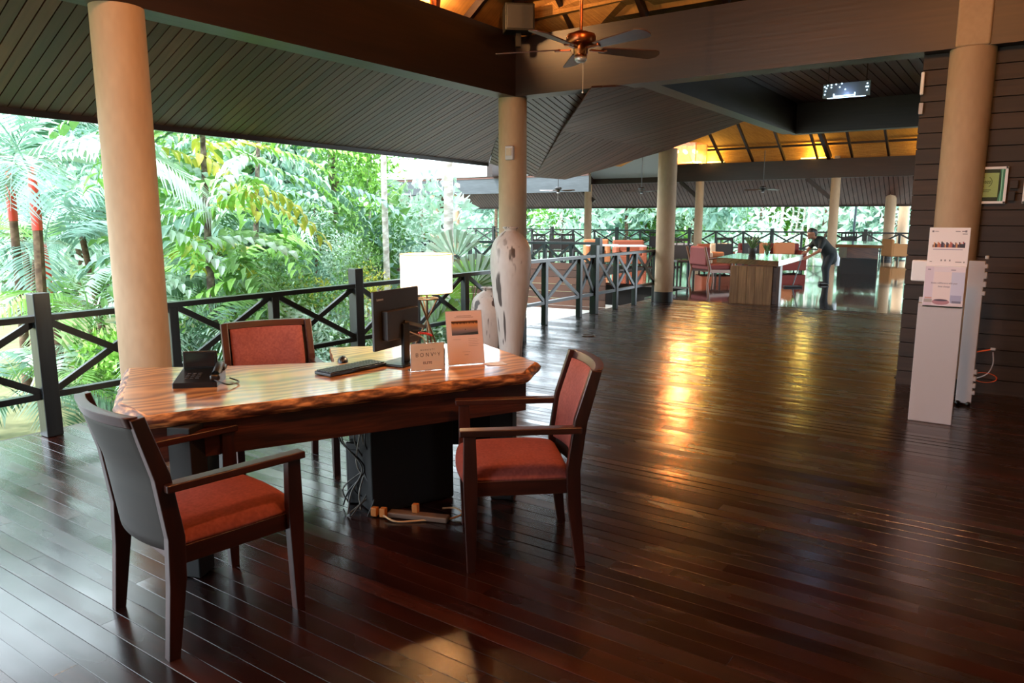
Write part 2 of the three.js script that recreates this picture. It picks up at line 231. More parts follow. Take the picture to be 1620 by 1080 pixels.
// soffit over the garden side
{
  const s = struct('ceiling_eave_garden', 'dark boarded underside of the eave over the garden');
  const eh = 2.47, E0 = onY(0, 170, eh), E1 = onY(772, 258.5, eh), T0 = V(-5.58, 3.1, 2.0), T1 = V(-5.58, 3.1, -8.1);
  const dir = E1.clone().sub(E0), B0 = E0.clone().addScaledVector(dir, (2.0 - E0.z) / dir.z), B1 = E1.clone();
  boards(s, 'board', [T0, T1, B1, B0], V(-1.2, -0.63, 0), 0.1, 0.010, V(-0.010, 0.02, 0), M.soffit, rngOf(3));
  mesh('backing', slab([T0, T1, B1, B0].map((p) => p.clone().add(V(-0.012, 0.026, 0))), V(-0.01, 0.03, 0), dir), M.sub, s);
  mesh('fascia', bar(B0, B1, 0.03, 0.09), M.beam, s);
  const roofGeo = slab([V(-5.56, 3.80, 2.2), V(-5.56, 3.80, ZC), B1.clone().add(V(-0.05, 0.14, -0.1)), B0.clone().add(V(-0.05, 0.14, 0.1))], V(0, 0.12, 0), dir);
  structMesh('roof_outer', 'thatched outer roof slope over the garden eave', roofGeo, M.thatch);
  // far side eave of the near pavilion
  const s2 = struct('ceiling_eave_passage', 'slatted underside of the eave beyond the jar column');
  const pl = new THREE.Plane().setFromCoplanarPoints(V(-5, 3.1, -8.07), V(-4, 3.1, -8.07), V(-5, 2.47, B1.z - 0.35));
  const on = (x, y) => onPlane(x, y, pl);
  const v1 = on(940, 139), v2 = on(889, 207), v3 = on(846, 280), v4 = on(774, 258.5), v0 = V(-5.58, 3.1, -8.07);
  const down = V(0, 2.47 - 3.1, B1.z - 0.35 + 8.07);
  boards(s2, 'slat', [v0, v1, v2, v3, v4], down, 0.105, 0.016, V(0, 0.022, -0.006), M.soffit, rngOf(4));
  mesh('backing', slab([v0, v1, v2, v3, v4].map((p) => p.clone().add(V(0, 0.03, 0))), V(0, 0.05, 0), down), M.sub, s2);
  // passage soffit, three faces
  const U = new THREE.Plane().setFromCoplanarPoints(V(-3.73, 3.07, -8), V(-3.73, 3.07, -14), V(-5.38, 2.76, -9.2)), onU = (x, y) => onPlane(x, y, U);
  const s3 = struct('ceiling_passage_slope', 'dark sloping boarded soffit of the covered passage');
  const a1 = onU(936, 139), a2 = V(-3.73, 3.07, -8.06), a3 = onU(1180, 191), a4 = onU(1057, 237), a5 = onU(1000, 229), a6 = onU(889, 207);
  const downX = V(-1, -0.188, 0);
  boards(s3, 'board', [a1, a2, a3, a4, a5, a6], downX, 0.14, 0.008, V(0, 0.02, 0), M.soffit, rngOf(5));
  const low = new THREE.Plane().setFromCoplanarPoints(a6, a5, on(846, 280)), onL = (x, y) => onPlane(x, y, low);
  const s4 = struct('ceiling_passage_kick', 'boards on the kicked lower edge of the passage soffit');
  const b3 = onL(894, 284), b4 = on(846, 280), dl = b4.clone().sub(a6);
  boards(s4, 'board', [a6, a5, b3, b4], b3.clone().sub(a5), 0.13, 0.010, V(0, 0.02, 0), M.soffit, rngOf(6));
  const s5 = struct('ceiling_passage_valley', 'dark valley boards where the passage roof meets the hall roof');
  const c2 = onU(1057, 237), wp = new THREE.Plane().setFromCoplanarPoints(a5, c2, onL(894, 284)), c3 = onPlane(954, 268, wp);
  boards(s5, 'board', [a5, c2, c3, b3], b3.clone().sub(a5), 0.16, 0.008, V(0, 0.02, 0), M.soffit, rngOf(8));
  structMesh('roof_passage', 'thatched outer roof over the passage', merge([
    slab([V(-3.5, 4.1, -7.6), V(-3.5, 4.1, -14.2), V(-7.0, 2.62, -14.2), V(-7.3, 2.62, -9.8), V(-5.4, 3.9, -7.9)], V(0, 0.1, 0), V(0, 0, 1)),
    slab([V(-5.4, 3.9, -7.8), V(-3.5, 3.95, -7.8), V(-3.5, 3.9, -10.6), V(-7.5, 2.66, -10.4)], V(0, 0.12, 0), V(1, 0, 0)),
    slab([V(-3.6, 3.9, -7.8), V(4.6, 3.9, -7.8), V(4.6, 3.9, -14.3), V(-3.6, 3.9, -14.3)], V(0, 0.12, 0), V(1, 0, 0))]), M.thatch);
  // flat passage ceiling
  const s6 = struct('ceiling_passage', 'flat dark lacquered boarded ceiling of the passage');
  boards(s6, 'board', [V(-3.5, 3.56, -8.07), V(-0.9, 3.56, -8.07), V(-0.9, 3.56, -14.0), V(-3.5, 3.56, -14.0)], V(0, 0, -1), 0.13, 0.012, V(0, 0.02, 0), M.soffit, rngOf(9));
  mesh('backing', bx(4.9, 0.05, 6.1, -1.25, 3.62, -11.05), M.sub, s6);
}
// near roof: thatch pyramid on rafters
{
  const cx = -0.5, cz = -2.95, ap = V(cx, 7.9, cz), x0 = COLX - 0.15, x1 = 4.6, z0 = ZC - 0.15, z1 = 2.2, yb = 3.86;
  const c = [V(x0, yb, z0), V(x1, yb, z0), V(x1, yb, z1), V(x0, yb, z1)];
  const roof = struct('ceiling', 'woven thatch underside of the pyramid roof on dark rafters');
  for (let i = 0; i < 4; i++) mesh('thatch', slab([c[i], c[(i + 1) % 4], ap], V(0, 0.15, 0), c[(i + 1) % 4].clone().sub(c[i])), M.thatch, roof);
  for (let i = 0; i < 4; i++) {
    const a = c[i], b = c[(i + 1) % 4]; mesh('hip_rafter', bar(a.clone().add(V(0, -0.06, 0)), ap.clone().add(V(0, -0.1, 0)), 0.12, 0.16), M.beam, roof);
    const L = a.distanceTo(b), n = Math.round(L / 0.95);
    for (let k = 1; k < n; k++) { const t = k / n, s = 1 - Math.abs(2 * t - 1), p = a.clone().lerp(b, t), q = a.clone().lerp(b, 0.5).lerp(ap, 1); const e = p.clone().lerp(p.clone().add(ap.clone().sub(a.clone().lerp(b, 0.5))), s); p.y -= 0.05; e.y -= 0.05; mesh('rafter', bar(p, e, 0.06, 0.1), M.beam, roof); }
    for (const f of [0.09, 0.3, 0.55]) { const p = a.clone().lerp(ap, f), q = b.clone().lerp(ap, f); p.y -= 0.1; q.y -= 0.1; mesh('purlin', bar(p, q, 0.07, 0.09), M.beam, roof); }
  }
}
// boarded wall at the back and the enclosing walls outside the frame
{
  const w = struct('wall_back', 'dark horizontal shiplap board wall behind the kiosk and framed certificates');
  mesh('wall_core', bx(4.45, 3.1, 0.14, 1.33, 1.55, ZC - 0.12), M.sub, w);
  const H = 0.139; let k = 0; const r = rngOf(21);
  for (let y = 0; y < 3.04; y += H) { // each board leans out at its foot
    const h = Math.min(H - 0.014, 3.05 - y), s = new THREE.Shape([[0, 0], [0.034, 0], [0.028, h], [0, h]].map((p) => new THREE.Vector2(...p)));
    const g = metreUV(new THREE.ExtrudeGeometry(s, { depth: 4.45, bevelEnabled: true, bevelSize: 0.003, bevelThickness: 0.003, bevelSegments: 1 }), k++).rotateY(-Math.PI / 2).translate(3.55, y, ZC - 0.05);
    mesh('board', g, M.wall[Math.floor(r() * 3)], w);
  }
  structMesh('wall_right', 'dark timber wall closing the pavilion', bx(0.15, 4.2, 10.2, 4.6, 2.1, -2.9), M.wall[0]);
  structMesh('wall_front', 'dark timber wall behind the visitor', bx(7.5, 4.2, 0.15, 0.9, 2.1, 2.2), M.wall[0]);
  structMesh('wall_passage', 'dark side wall of the passage', bx(0.14, 3.6, 6.0, -0.84, 1.8, -11.1), M.wall[1]);
}
// railings: tall posts, two rails, crossed braces
function railing(label, a, b, bays, h, newels, group) {
  const o = thing('railing', label, 'railing', [0, 0, 0], 0, group);
  const dir = b.clone().sub(a).normalize(), at = (s) => a.clone().lerp(b, s), low = h * 0.34;
  mesh('top_rail', bar(a.clone().setY(h - 0.022), b.clone().setY(h - 0.022), 0.1, 0.044), M.railPaint, o);
  mesh('bottom_rail', bar(a.clone().setY(low), b.clone().setY(low), 0.06, 0.045), M.railPaint, o);
  bays.forEach((s, i) => {
    const p = at(s), big = newels.includes(i);
    mesh('post', rb(big ? 0.115 : 0.08, big ? h + 0.16 : h - 0.04, big ? 0.115 : 0.08, 0.008, p.x, (big ? h + 0.16 : h - 0.04) / 2, p.z), M.railPaint, o);
    if (i === bays.length - 1) return;
    const q = at(bays[i + 1]), m = 0.04;
    const pa = p.clone().addScaledVector(dir, m), qa = q.clone().addScaledVector(dir, -m), side = V(dir.z, 0, -dir.x).multiplyScalar(0.012);
    mesh('brace', bar(pa.clone().setY(low + 0.02).add(side), qa.clone().setY(h - 0.05).add(side), 0.03, 0.05), M.railPaint, o);
    mesh('brace', bar(pa.clone().setY(h - 0.05).sub(side), qa.clone().setY(low + 0.02).sub(side), 0.03, 0.05), M.railPaint, o);
  });
  return o;
}
{
  const z0 = -0.4, z1 = -8.5, zs = [-0.4, -1.43, -2.46, -3.47, -4.5, -5.57, -6.51, -7.45, -8.42].map((z) => (z - z0) / (z1 - z0));
  railing('dark painted railing with crossed braces beside the desk and column', V(-5.83, 0, z0), V(-5.83, 0, z1), zs, 0.9, [2, 5]);
  const y0 = -8.5, y1 = -13.4, ys = [-9.38, -10.43, -10.94, -11.73, -12.5, -13.4].map((z) => (z - y0) / (y1 - y0));
  railing('dark painted railing with crossed braces along the passage beyond the jars', V(-5.83, 0, y0), V(-5.83, 0, y1), [0.01, ...ys], 0.985, [3]);
}
// ------------------------------------------------------------------ desk
const DY = 0.76;
const deskDir = V(0.40, 0, -0.917); // along the front edge
{
  const d = thing('desk', 'live-edge slab desk with glossy striped top and dark timber apron', 'desk');
  const outline = [[-4.12, -2.15], [-3.36, -1.69], [-3.04, -1.63], [-2.17, -3.32], [-2.29, -3.63], [-2.97, -3.99], [-3.70, -3.28], [-3.30, -2.95], [-3.74, -2.46]];
  // refine the outline with small bark-edge waves
  const pts = []; const r = rngOf(41);
  outline.forEach((p, i) => { const q = outline[(i + 1) % outline.length], L = Math.hypot(q[0] - p[0], q[1] - p[1]), n = Math.max(1, Math.round(L / 0.06)); for (let k = 0; k < n; k++) { const t = k / n, j = k ? 0.003 : 0; pts.push([p[0] + (q[0] - p[0]) * t + rr(r, -j, j), p[1] + (q[1] - p[1]) * t + rr(r, -j, j)]); } });
  const cx = -3.0, cz = -2.8, th = 0.062;
  const ring = (y, off) => pts.map(([x, z]) => { const dx = x - cx, dz = z - cz, l = Math.hypot(dx, dz); return V(x - dx / l * off, y, z - dz / l * off); });
  const grain = (p) => [p.x * deskDir.x + p.z * deskDir.z, p.x * deskDir.z - p.z * deskDir.x];
  // top face
  const sh = THREE.ShapeUtils.triangulateShape(pts.map((p) => new THREE.Vector2(p[0], p[1])), []), top = ring(DY, 0.03), pos = [], uv = [];
  for (const t of sh) { const [a, b, c] = t.map((i) => top[i]); const up = (b.x - a.x) * (c.z - a.z) - (b.z - a.z) * (c.x - a.x) < 0; for (const p of up ? [a, b, c] : [a, c, b]) { pos.push(p.x, p.y, p.z); uv.push(...grain(p)); } }
  const tg = new THREE.BufferGeometry(); tg.setAttribute('position', new THREE.Float32BufferAttribute(pos, 3)); tg.setAttribute('uv', new THREE.Float32BufferAttribute(uv, 2)); tg.computeVertexNormals();
  const tb = tg.clone().translate(0, -th + 0.004, 0);
  mesh('tabletop', mergeGeometries([tg, tb]), M.desk, d);
  // live edge: bevelled, lumpy
  const rings = [ring(DY, 0.03), ring(DY - 0.006, 0.012), ring(DY - 0.03, -0.012), ring(DY - 0.05, -0.004), ring(DY - th, 0.02)], n = pts.length, ep = [], eu = [], ei = [];
  rings.forEach((rg, j) => { let s = 0; for (let i = 0; i <= n; i++) { const p = rg[i % n], b = j === 0 || j === 4 ? 0 : 0.001 * ((i * 7 + j * 3) % 3 - 1); if (i) s += 0.055; ep.push(p.x + b * 0.8, p.y + (j === 2 ? b * 0.6 : 0), p.z + b * 0.5); eu.push(s, j * 0.035); } });
  for (let j = 0; j < 4; j++) for (let i = 0; i < n; i++) { const a = j * (n + 1) + i, b = a + n + 1; ei.push(a, b, a + 1, b, b + 1, a + 1); }
  const eg = new THREE.BufferGeometry(); eg.setAttribute('position', new THREE.Float32BufferAttribute(ep, 3)); eg.setAttribute('uv', new THREE.Float32BufferAttribute(eu, 2)); eg.setIndex(ei); eg.computeVertexNormals();
  M.bark.side = THREE.DoubleSide; const e = mesh('live_edge', eg, M.bark, d); e.userData.label = 'rough bark edge with orange and dark patches';
  // aprons
  const ap = (a, b, h = 0.16) => mesh('apron', bar(V(a[0], DY - th - h / 2, a[1]), V(b[0], DY - th - h / 2, b[1]), 0.045, h), M.apron, d);
  ap([-3.06, -1.68], [-2.22, -3.36]); ap([-3.07, -1.68], [-3.36, -1.74]); ap([-3.36, -1.74], [-3.98, -2.13]); ap([-2.28, -3.40], [-2.92, -3.86]); ap([-3.84, -2.14], [-3.42, -2.86], 0.09);
  const leg = (x, z, w = 0.115) => mesh('leg', rb(w, DY - th, w, 0.008, 0, (DY - th) / 2, 0).rotateY(0.41).translate(x, 0, z), M.darkLeg, d);
  leg(-2.98, -1.80); leg(-3.62, -2.28); leg(-2.36, -3.36, 0.13); leg(-2.86, -3.74, 0.12);
  const ped = mesh('pedestal', rb(0.5, 0.69, 0.34, 0.01, 0, 0.347, 0).rotateY(Math.atan2(deskDir.x, deskDir.z) + Math.PI / 2).translate(-2.84, 0, -3.02), M.darkLeg, d); ped.userData.label = 'dark drawer pedestal below the top';
  mesh('modesty_panel', bar(V(-3.0, 0.45, -3.35), V(-2.62, 0.45, -3.62), 0.02, 0.5), M.darkLeg, d);
}
// ------------------------------------------------------------------ armchairs
function armchair(label, x, z, fx, fz) {
  const o = thing('armchair', label, 'chair', [x, 0, z], Math.atan2(fx, fz), 'armchairs around the desk');
  const hw = 0.27, tw = 0.042;
  const profile = (pts, t) => { const s = new THREE.Shape(pts.map((p) => new THREE.Vector2(p[0], p[1]))); return metreUV(new THREE.ExtrudeGeometry(s, { depth: t - 0.008, bevelEnabled: true, bevelSize: 0.004, bevelThickness: 0.004, bevelSegments: 2, curveSegments: 8 }).rotateY(-Math.PI / 2), uvN++ % 9); };
  for (const s of [-1, 1]) { // rear leg and back post in one sweep
    const g = profile([[-0.285, 0], [-0.25, 0], [-0.205, 0.30], [-0.20, 0.46], [-0.235, 0.70], [-0.305, 0.92], [-0.345, 0.915], [-0.285, 0.69], [-0.255, 0.46], [-0.262, 0.28]], tw).translate(s * (hw - 0.005) + tw / 2, 0, 0);
    mesh('leg', g, M.chairWood, o);
    const f = profile([[0.228, 0], [0.258, 0], [0.272, 0.40], [0.268, 0.645], [0.222, 0.645], [0.214, 0.40]], tw).translate(s * (hw + 0.012) + tw / 2, 0, 0);
    mesh('leg', f, M.chairWood, o);
    mesh('armrest', rb(0.058, 0.03, 0.55, 0.006, s * (hw + 0.012), 0.655, 0.015), M.chairWood, o);
    mesh('side_rail', rb(0.026, 0.07, 0.46, 0.004, s * (hw - 0.008), 0.385, 0.0), M.chairWood, o);
  }
  mesh('front_rail', rb(0.5, 0.07, 0.026, 0.004, 0, 0.385, 0.24), M.chairWood, o); mesh('rear_rail', rb(0.5, 0.07, 0.026, 0.004, 0, 0.385, -0.22), M.chairWood, o);
  // domed seat cushion with a bowed front
  const S = 22, sp = [], su = [], si = [];
  for (const top of [1, 0]) for (let i = 0; i <= S; i++) for (let k = 0; k <= S; k++) {
    const u = i / S * 2 - 1, v = k / S * 2 - 1, e = Math.pow(1 - Math.pow(Math.abs(u), 5), 0.6) * Math.pow(1 - Math.pow(Math.abs(v), 5), 0.6);
    const x = u * (0.262 + 0.012 * (1 - v * v)), zz = v * 0.25 + 0.025 + (v > 0 ? 0.025 * v * (1 - u * u) : 0);
    sp.push(x, top ? 0.432 + 0.05 * e : 0.415, zz); su.push(x, zz);
  }
  const off = (S + 1) * (S + 1);
  for (let i = 0; i < S; i++) for (let k = 0; k < S; k++) { const a = i * (S + 1) + k, b = a + S + 1; si.push(a, a + 1, b, b, a + 1, b + 1, off + a, off + b, off + a + 1, off + b, off + b + 1, off + a + 1); }
  for (let k = 0; k < S; k++) for (const [i, flip] of [[0, 0], [S, 1]]) { const a = i * (S + 1) + k, b = a + 1, c = a + off, d = b + off; flip ? si.push(a, b, c, b, d, c) : si.push(a, c, b, b, c, d); }
  for (let i = 0; i < S; i++) for (const [k, flip] of [[0, 1], [S, 0]]) { const a = i * (S + 1) + k, b = a + S + 1, c = a + off, d = b + off; flip ? si.push(a, b, c, b, d, c) : si.push(a, c, b, b, c, d); }
  const sg = new THREE.BufferGeometry(); sg.setAttribute('position', new THREE.Float32BufferAttribute(sp, 3)); sg.setAttribute('uv', new THREE.Float32BufferAttribute(su, 2)); sg.setIndex(si); sg.computeVertexNormals();
  mesh('seat', sg, M.fabric, o).userData.label = 'rust red woven seat cushion';
  // curved backrest: padded front, wooden shell, top rail
  const backZ = (y) => y < 0.7 ? -0.225 - (y - 0.46) * 0.14 : -0.26 - (y - 0.7) * 0.32;
  function shell(z0, thick, ya, yb, xw, bulge) {
    const N = 14, P = [], Uv = [], I = [];
    for (const f of [0, 1]) for (let j = 0; j <= N; j++) for (let i = 0; i <= N; i++) {
      const u = i / N * 2 - 1, t = j / N, y = ya + (yb - ya) * t, bow = -0.045 * (1 - u * u), edge = Math.pow((1 - Math.pow(Math.abs(u), 6)) * (1 - Math.pow(Math.abs(2 * t - 1), 8)), 0.5);
      P.push(u * xw, y, backZ(y) + z0 + bow + (f ? thick + bulge * edge : 0)); Uv.push(u * xw, y);
    }
    const o2 = (N + 1) * (N + 1);
    for (let j = 0; j < N; j++) for (let i = 0; i < N; i++) { const a = j * (N + 1) + i, b = a + N + 1; I.push(a, b, a + 1, b, b + 1, a + 1, o2 + a, o2 + a + 1, o2 + b, o2 + b, o2 + a + 1, o2 + b + 1); }
    for (let j = 0; j < N; j++) for (const [i, fl] of [[0, 0], [N, 1]]) { const a = j * (N + 1) + i, b = a + N + 1, c = a + o2, d = b + o2; fl ? I.push(a, b, c, b, d, c) : I.push(a, c, b, b, c, d); }
    for (let i = 0; i < N; i++) for (const [j, fl] of [[0, 1], [N, 0]]) { const a = j * (N + 1) + i, b = a + 1, c = a + o2, d = b + o2; fl ? I.push(a, b, c, b, d, c) : I.push(a, c, b, b, c, d); }
    const g = new THREE.BufferGeometry(); g.setAttribute('position', new THREE.Float32BufferAttribute(P, 3)); g.setAttribute('uv', new THREE.Float32BufferAttribute(Uv, 2)); g.setIndex(I); g.computeVertexNormals(); return g;
  }
  mesh('back_shell', shell(-0.022, 0.018, 0.40, 0.90, 0.252, 0), M.chairBack, o);
  mesh('backrest', shell(-0.002, 0.012, 0.47, 0.885, 0.228, 0.022), M.fabric, o).userData.label = 'rust red upholstered back pad';
  mesh('top_rail', shell(-0.026, 0.038, 0.885, 0.925, 0.262, 0), M.chairWood, o);
  return o;
}
armchair('dark wood armchair seen from behind, by the striped desk end', -2.66, -1.66, 0.15, -0.987);
armchair('dark wood armchair with red seat before the two desk signs', -1.95, -2.89, -0.76, 0.65);
armchair('dark wood armchair with red back behind the desk, against the railing', -3.78, -2.92, 0.88, 0.46);
// ------------------------------------------------------------------ table lamp
{
  const p = [-3.18, DY, -3.66], o = thing('table_lamp', 'lit table lamp with white drum shade on crossed bronze legs', 'lamp', p);
  const shade = lathe([[0.165, 0.355], [0.168, 0.355], [0.168, 0.605], [0.165, 0.605]], 48);
  const L = mesh('shade', shade, phy({ color: 0xf7efe2, roughness: 0.9, transmission: 0.55, thickness: 0, side: THREE.DoubleSide, emissive: new THREE.Color(1, 0.84, 0.62), emissiveIntensity: 0.3 }), o);
  for (const y of [0.357, 0.603]) mesh('shade_ring', new THREE.TorusGeometry(0.1675, 0.003, 8, 48).rotateX(Math.PI / 2).translate(0, y, 0), std({ color: 0xc8a878, roughness: 0.5 }), L);
  mesh('stem', cyl(0.007, 0.007, 0.42, 0, 0.0, 0, 12), M.metal, o);
  for (let k = 0; k < 3; k++) { const a = k * 2.094 + 0.5; const lo = V(Math.cos(a) * 0.085, 0.004, Math.sin(a) * 0.085), hi = V(Math.cos(a + Math.PI) * 0.07, 0.315, Math.sin(a + Math.PI) * 0.07); mesh('leg', tube([lo, lo.clone().lerp(hi, 0.5), hi], 0.006, 8, 8), M.metal, o); }
  mesh('top_ring', new THREE.TorusGeometry(0.07, 0.006, 8, 32).rotateX(Math.PI / 2).translate(0, 0.315, 0), M.metal, o);
  mesh('bulb', new THREE.SphereGeometry(0.03, 16, 12).translate(0, 0.47, 0), std({ color: 0xffffff, emissive: new THREE.Color(1, 0.82, 0.58), emissiveIntensity: 12 }), o);
  const l = new THREE.PointLight(new THREE.Color(1, 0.74, 0.45), 5, 0, 2); l.position.set(0, 0.47, 0); l.castShadow = true; l.shadow.radius = 2; o.add(l);
}
// ------------------------------------------------------------------ monitor, keyboard, mouse, telephone, signs
{
  const a = onY(583, 585, DY), b = onY(648, 574, DY), o = thing('monitor', 'black desktop monitor seen from the back beside the table lamp', 'monitor', [-2.95, DY, -3.08], 0);
  const dir = V(-0.12, 0, -1).normalize(); o.rotation.y = Math.atan2(-dir.z, dir.x); // local x along the screen, local +z faces the visitors
  const w = 0.43;
  const shell = mesh('screen_shell', rb(w, 0.335, 0.02, 0.006, 0.05, 0.265, 0), M.plasticGrey, o);
  mesh('screen', bx(w - 0.03, 0.3, 0.002, 0.05, 0.268, -0.0115), std({ color: 0x0a1016, roughness: 0.15 }), shell);
  const h = mesh('housing', rb(0.3, 0.17, 0.05, 0.008, 0.05, 0.235, 0.03), M.plasticGrey, o); h.userData.label = 'raised rear housing of the monitor';
  mesh('stand_neck', rb(0.06, 0.24, 0.025, 0.006, 0.05, 0.12, 0.062), M.plastic, o);
  mesh('stand_arm', bar(V(0.05, 0.245, 0.05), V(0.2, 0.20, 0.085), 0.03, 0.02), M.metal, o);
  mesh('stand_base', rb(0.24, 0.014, 0.18, 0.006, 0.05, 0.007, 0.04), M.plastic, o);
  const lt = canvasTex(128, 40, (c, W, H) => { c.fillStyle = '#2a2a2c'; c.fillRect(0, 0, W, H); c.fillStyle = '#d8d8d8'; c.font = 'bold 30px sans-serif'; c.textAlign = 'center'; c.fillText('Lenovo', W / 2, 30); });
  mesh('maker_mark', new THREE.PlaneGeometry(0.075, 0.023).translate(-0.11, 0.385, 0.0106), std({ map: lt, roughness: 0.4 }), shell);
  mesh('cable', tube([[0.1, 0.18, 0.06], [0.2, 0.12, 0.09], [0.18, 0.03, 0.1], [0.05, 0.012, 0.13]], 0.004, 20), std({ color: 0xb9b4a8, roughness: 0.5 }), o);
  mesh('cable', tube([[0.12, 0.19, 0.06], [0.24, 0.15, 0.1], [0.25, 0.05, 0.09], [0.12, 0.01, 0.15]], 0.004, 20), M.plastic, o);
  const rd = mesh('lock_cable', tube([[0.16, 0.165, 0.075], [0.22, 0.155, 0.1], [0.25, 0.14, 0.11]], 0.007, 12), std({ color: 0xc42a24, roughness: 0.4 }), o); rd.userData.label = 'short red cable at the back of the screen';
}
{
  const o = thing('keyboard', 'black keyboard lying on the desk beside the monitor foot', 'keyboard', [-3.02, DY, -2.83], Math.atan2(0.917, 0.40) + 0.35);
  mesh('case', rb(0.40, 0.018, 0.14, 0.005, 0, 0.011, 0), M.plastic, o);
  const ks = []; for (let j = 0; j < 5; j++) for (let i = 0; i < 18; i++) ks.push(new THREE.BoxGeometry(0.017, 0.006, 0.02).translate(-0.18 + i * 0.0212, 0.0225, -0.05 + j * 0.025));
  const k = mesh('keys', mergeGeometries(ks), M.plasticGrey, o); k.userData.kind = 'stuff';
}
{
  const o = thing('mouse', 'black computer mouse on the desk beyond the keyboard', 'mouse', [-3.24, DY, -2.97], 0.8);
  mesh('body', new THREE.SphereGeometry(0.5, 24, 16, 0, Math.PI * 2, 0, Math.PI / 2).scale(0.062, 0.07, 0.105), M.plastic, o); mesh('wheel', cyl(0.008, 0.008, 0.006, 0, -0.003, 0, 12).rotateZ(Math.PI / 2).translate(0, 0.032, 0.028), M.plasticGrey, o);
}
{
  const o = thing('telephone', 'black desk telephone with tilted screen, by the orange-lit column', 'telephone', [-3.42, DY, -2.16], 0.78);
  const s = new THREE.Shape([[-0.11, 0], [0.11, 0], [0.11, 0.022], [-0.11, 0.055]].map((p) => new THREE.Vector2(...p)));
  mesh('base', metreUV(new THREE.ExtrudeGeometry(s, { depth: 0.20, bevelEnabled: true, bevelSize: 0.006, bevelThickness: 0.006, bevelSegments: 2 }).rotateY(-Math.PI / 2).translate(0.10, 0, 0)), M.plastic, o);
  const dsp = mesh('display', rb(0.17, 0.095, 0.014, 0.006, 0, 0.105, -0.085).translate(-0.01, 0, 0), M.plastic, o);
  mesh('display_glass', new THREE.PlaneGeometry(0.14, 0.07).translate(-0.01, 0.107, -0.0775), std({ color: 0x14181a, roughness: 0.15 }), dsp);
  const hs = mesh('handset', metreUV(tube([[0.09, 0.075, -0.085], [0.095, 0.085, -0.03], [0.1, 0.078, 0.04], [0.1, 0.062, 0.1]], 0.02, 20, 10)), M.plastic, o);
  mesh('earpiece', rb(0.05, 0.03, 0.06, 0.012, 0.092, 0.062, -0.085), M.plastic, hs); mesh('mouthpiece', rb(0.05, 0.03, 0.06, 0.012, 0.1, 0.05, 0.1), M.plastic, hs);
  const ks = []; for (let j = 0; j < 4; j++) for (let i = 0; i < 3; i++) mesh('key', rb(0.018, 0.006, 0.012, 0.002, -0.05 + i * 0.026, 0.047 - j * 0.0035, -0.02 + j * 0.024), M.plasticGrey, o);
  mesh('cord', tube([[0.1, 0.04, 0.13], [0.16, 0.02, 0.15], [0.2, 0.01, 0.05], [0.14, 0.012, -0.04]], 0.004, 24), M.plastic, o);
}
{
  const a = onY(650, 588, DY), b = onY(703, 584, DY), mid = a.clone().add(b).multiplyScalar(0.5), d = b.clone().sub(a).setY(0);
  const o = thing('desk_sign', 'small cream card sign in acrylic holder reading elite in dark letters', 'sign', [mid.x, DY, mid.z], Math.atan2(-d.z, d.x) - 0.0); const w = d.length();
  const t = canvasTex(512, 420, (c, W, H) => { c.fillStyle = '#eadbc4'; c.fillRect(0, 0, W, H); c.fillStyle = '#2a2522'; c.textAlign = 'center'; c.font = '34px sans-serif'; c.fillText('M A R R I O T T', W / 2, 110); c.font = '84px sans-serif'; c.fillText('B O N V', W / 2 - 48, 205); c.font = '54px sans-serif'; c.fillText('o', W / 2 + 122, 180); c.font = '84px sans-serif'; c.fillText('Y', W / 2 + 178, 205); c.font = 'bold 56px sans-serif'; c.fillText('ELITE', W / 2, 325); });
  const card = mesh('card', bx(w, w * 0.8, 0.004, 0, w * 0.41, 0), M.white, o);
  mesh('print', new THREE.PlaneGeometry(w * 0.97, w * 0.77).translate(0, w * 0.41, 0.0026), std({ map: t, roughness: 0.6 }), card);
  mesh('holder', bx(w + 0.008, w * 0.82, 0.0025, 0, w * 0.415, 0.006), M.acrylic, o); mesh('foot', rb(w + 0.008, 0.004, 0.07, 0.001, 0, 0.002, -0.03), M.acrylic, o);
}
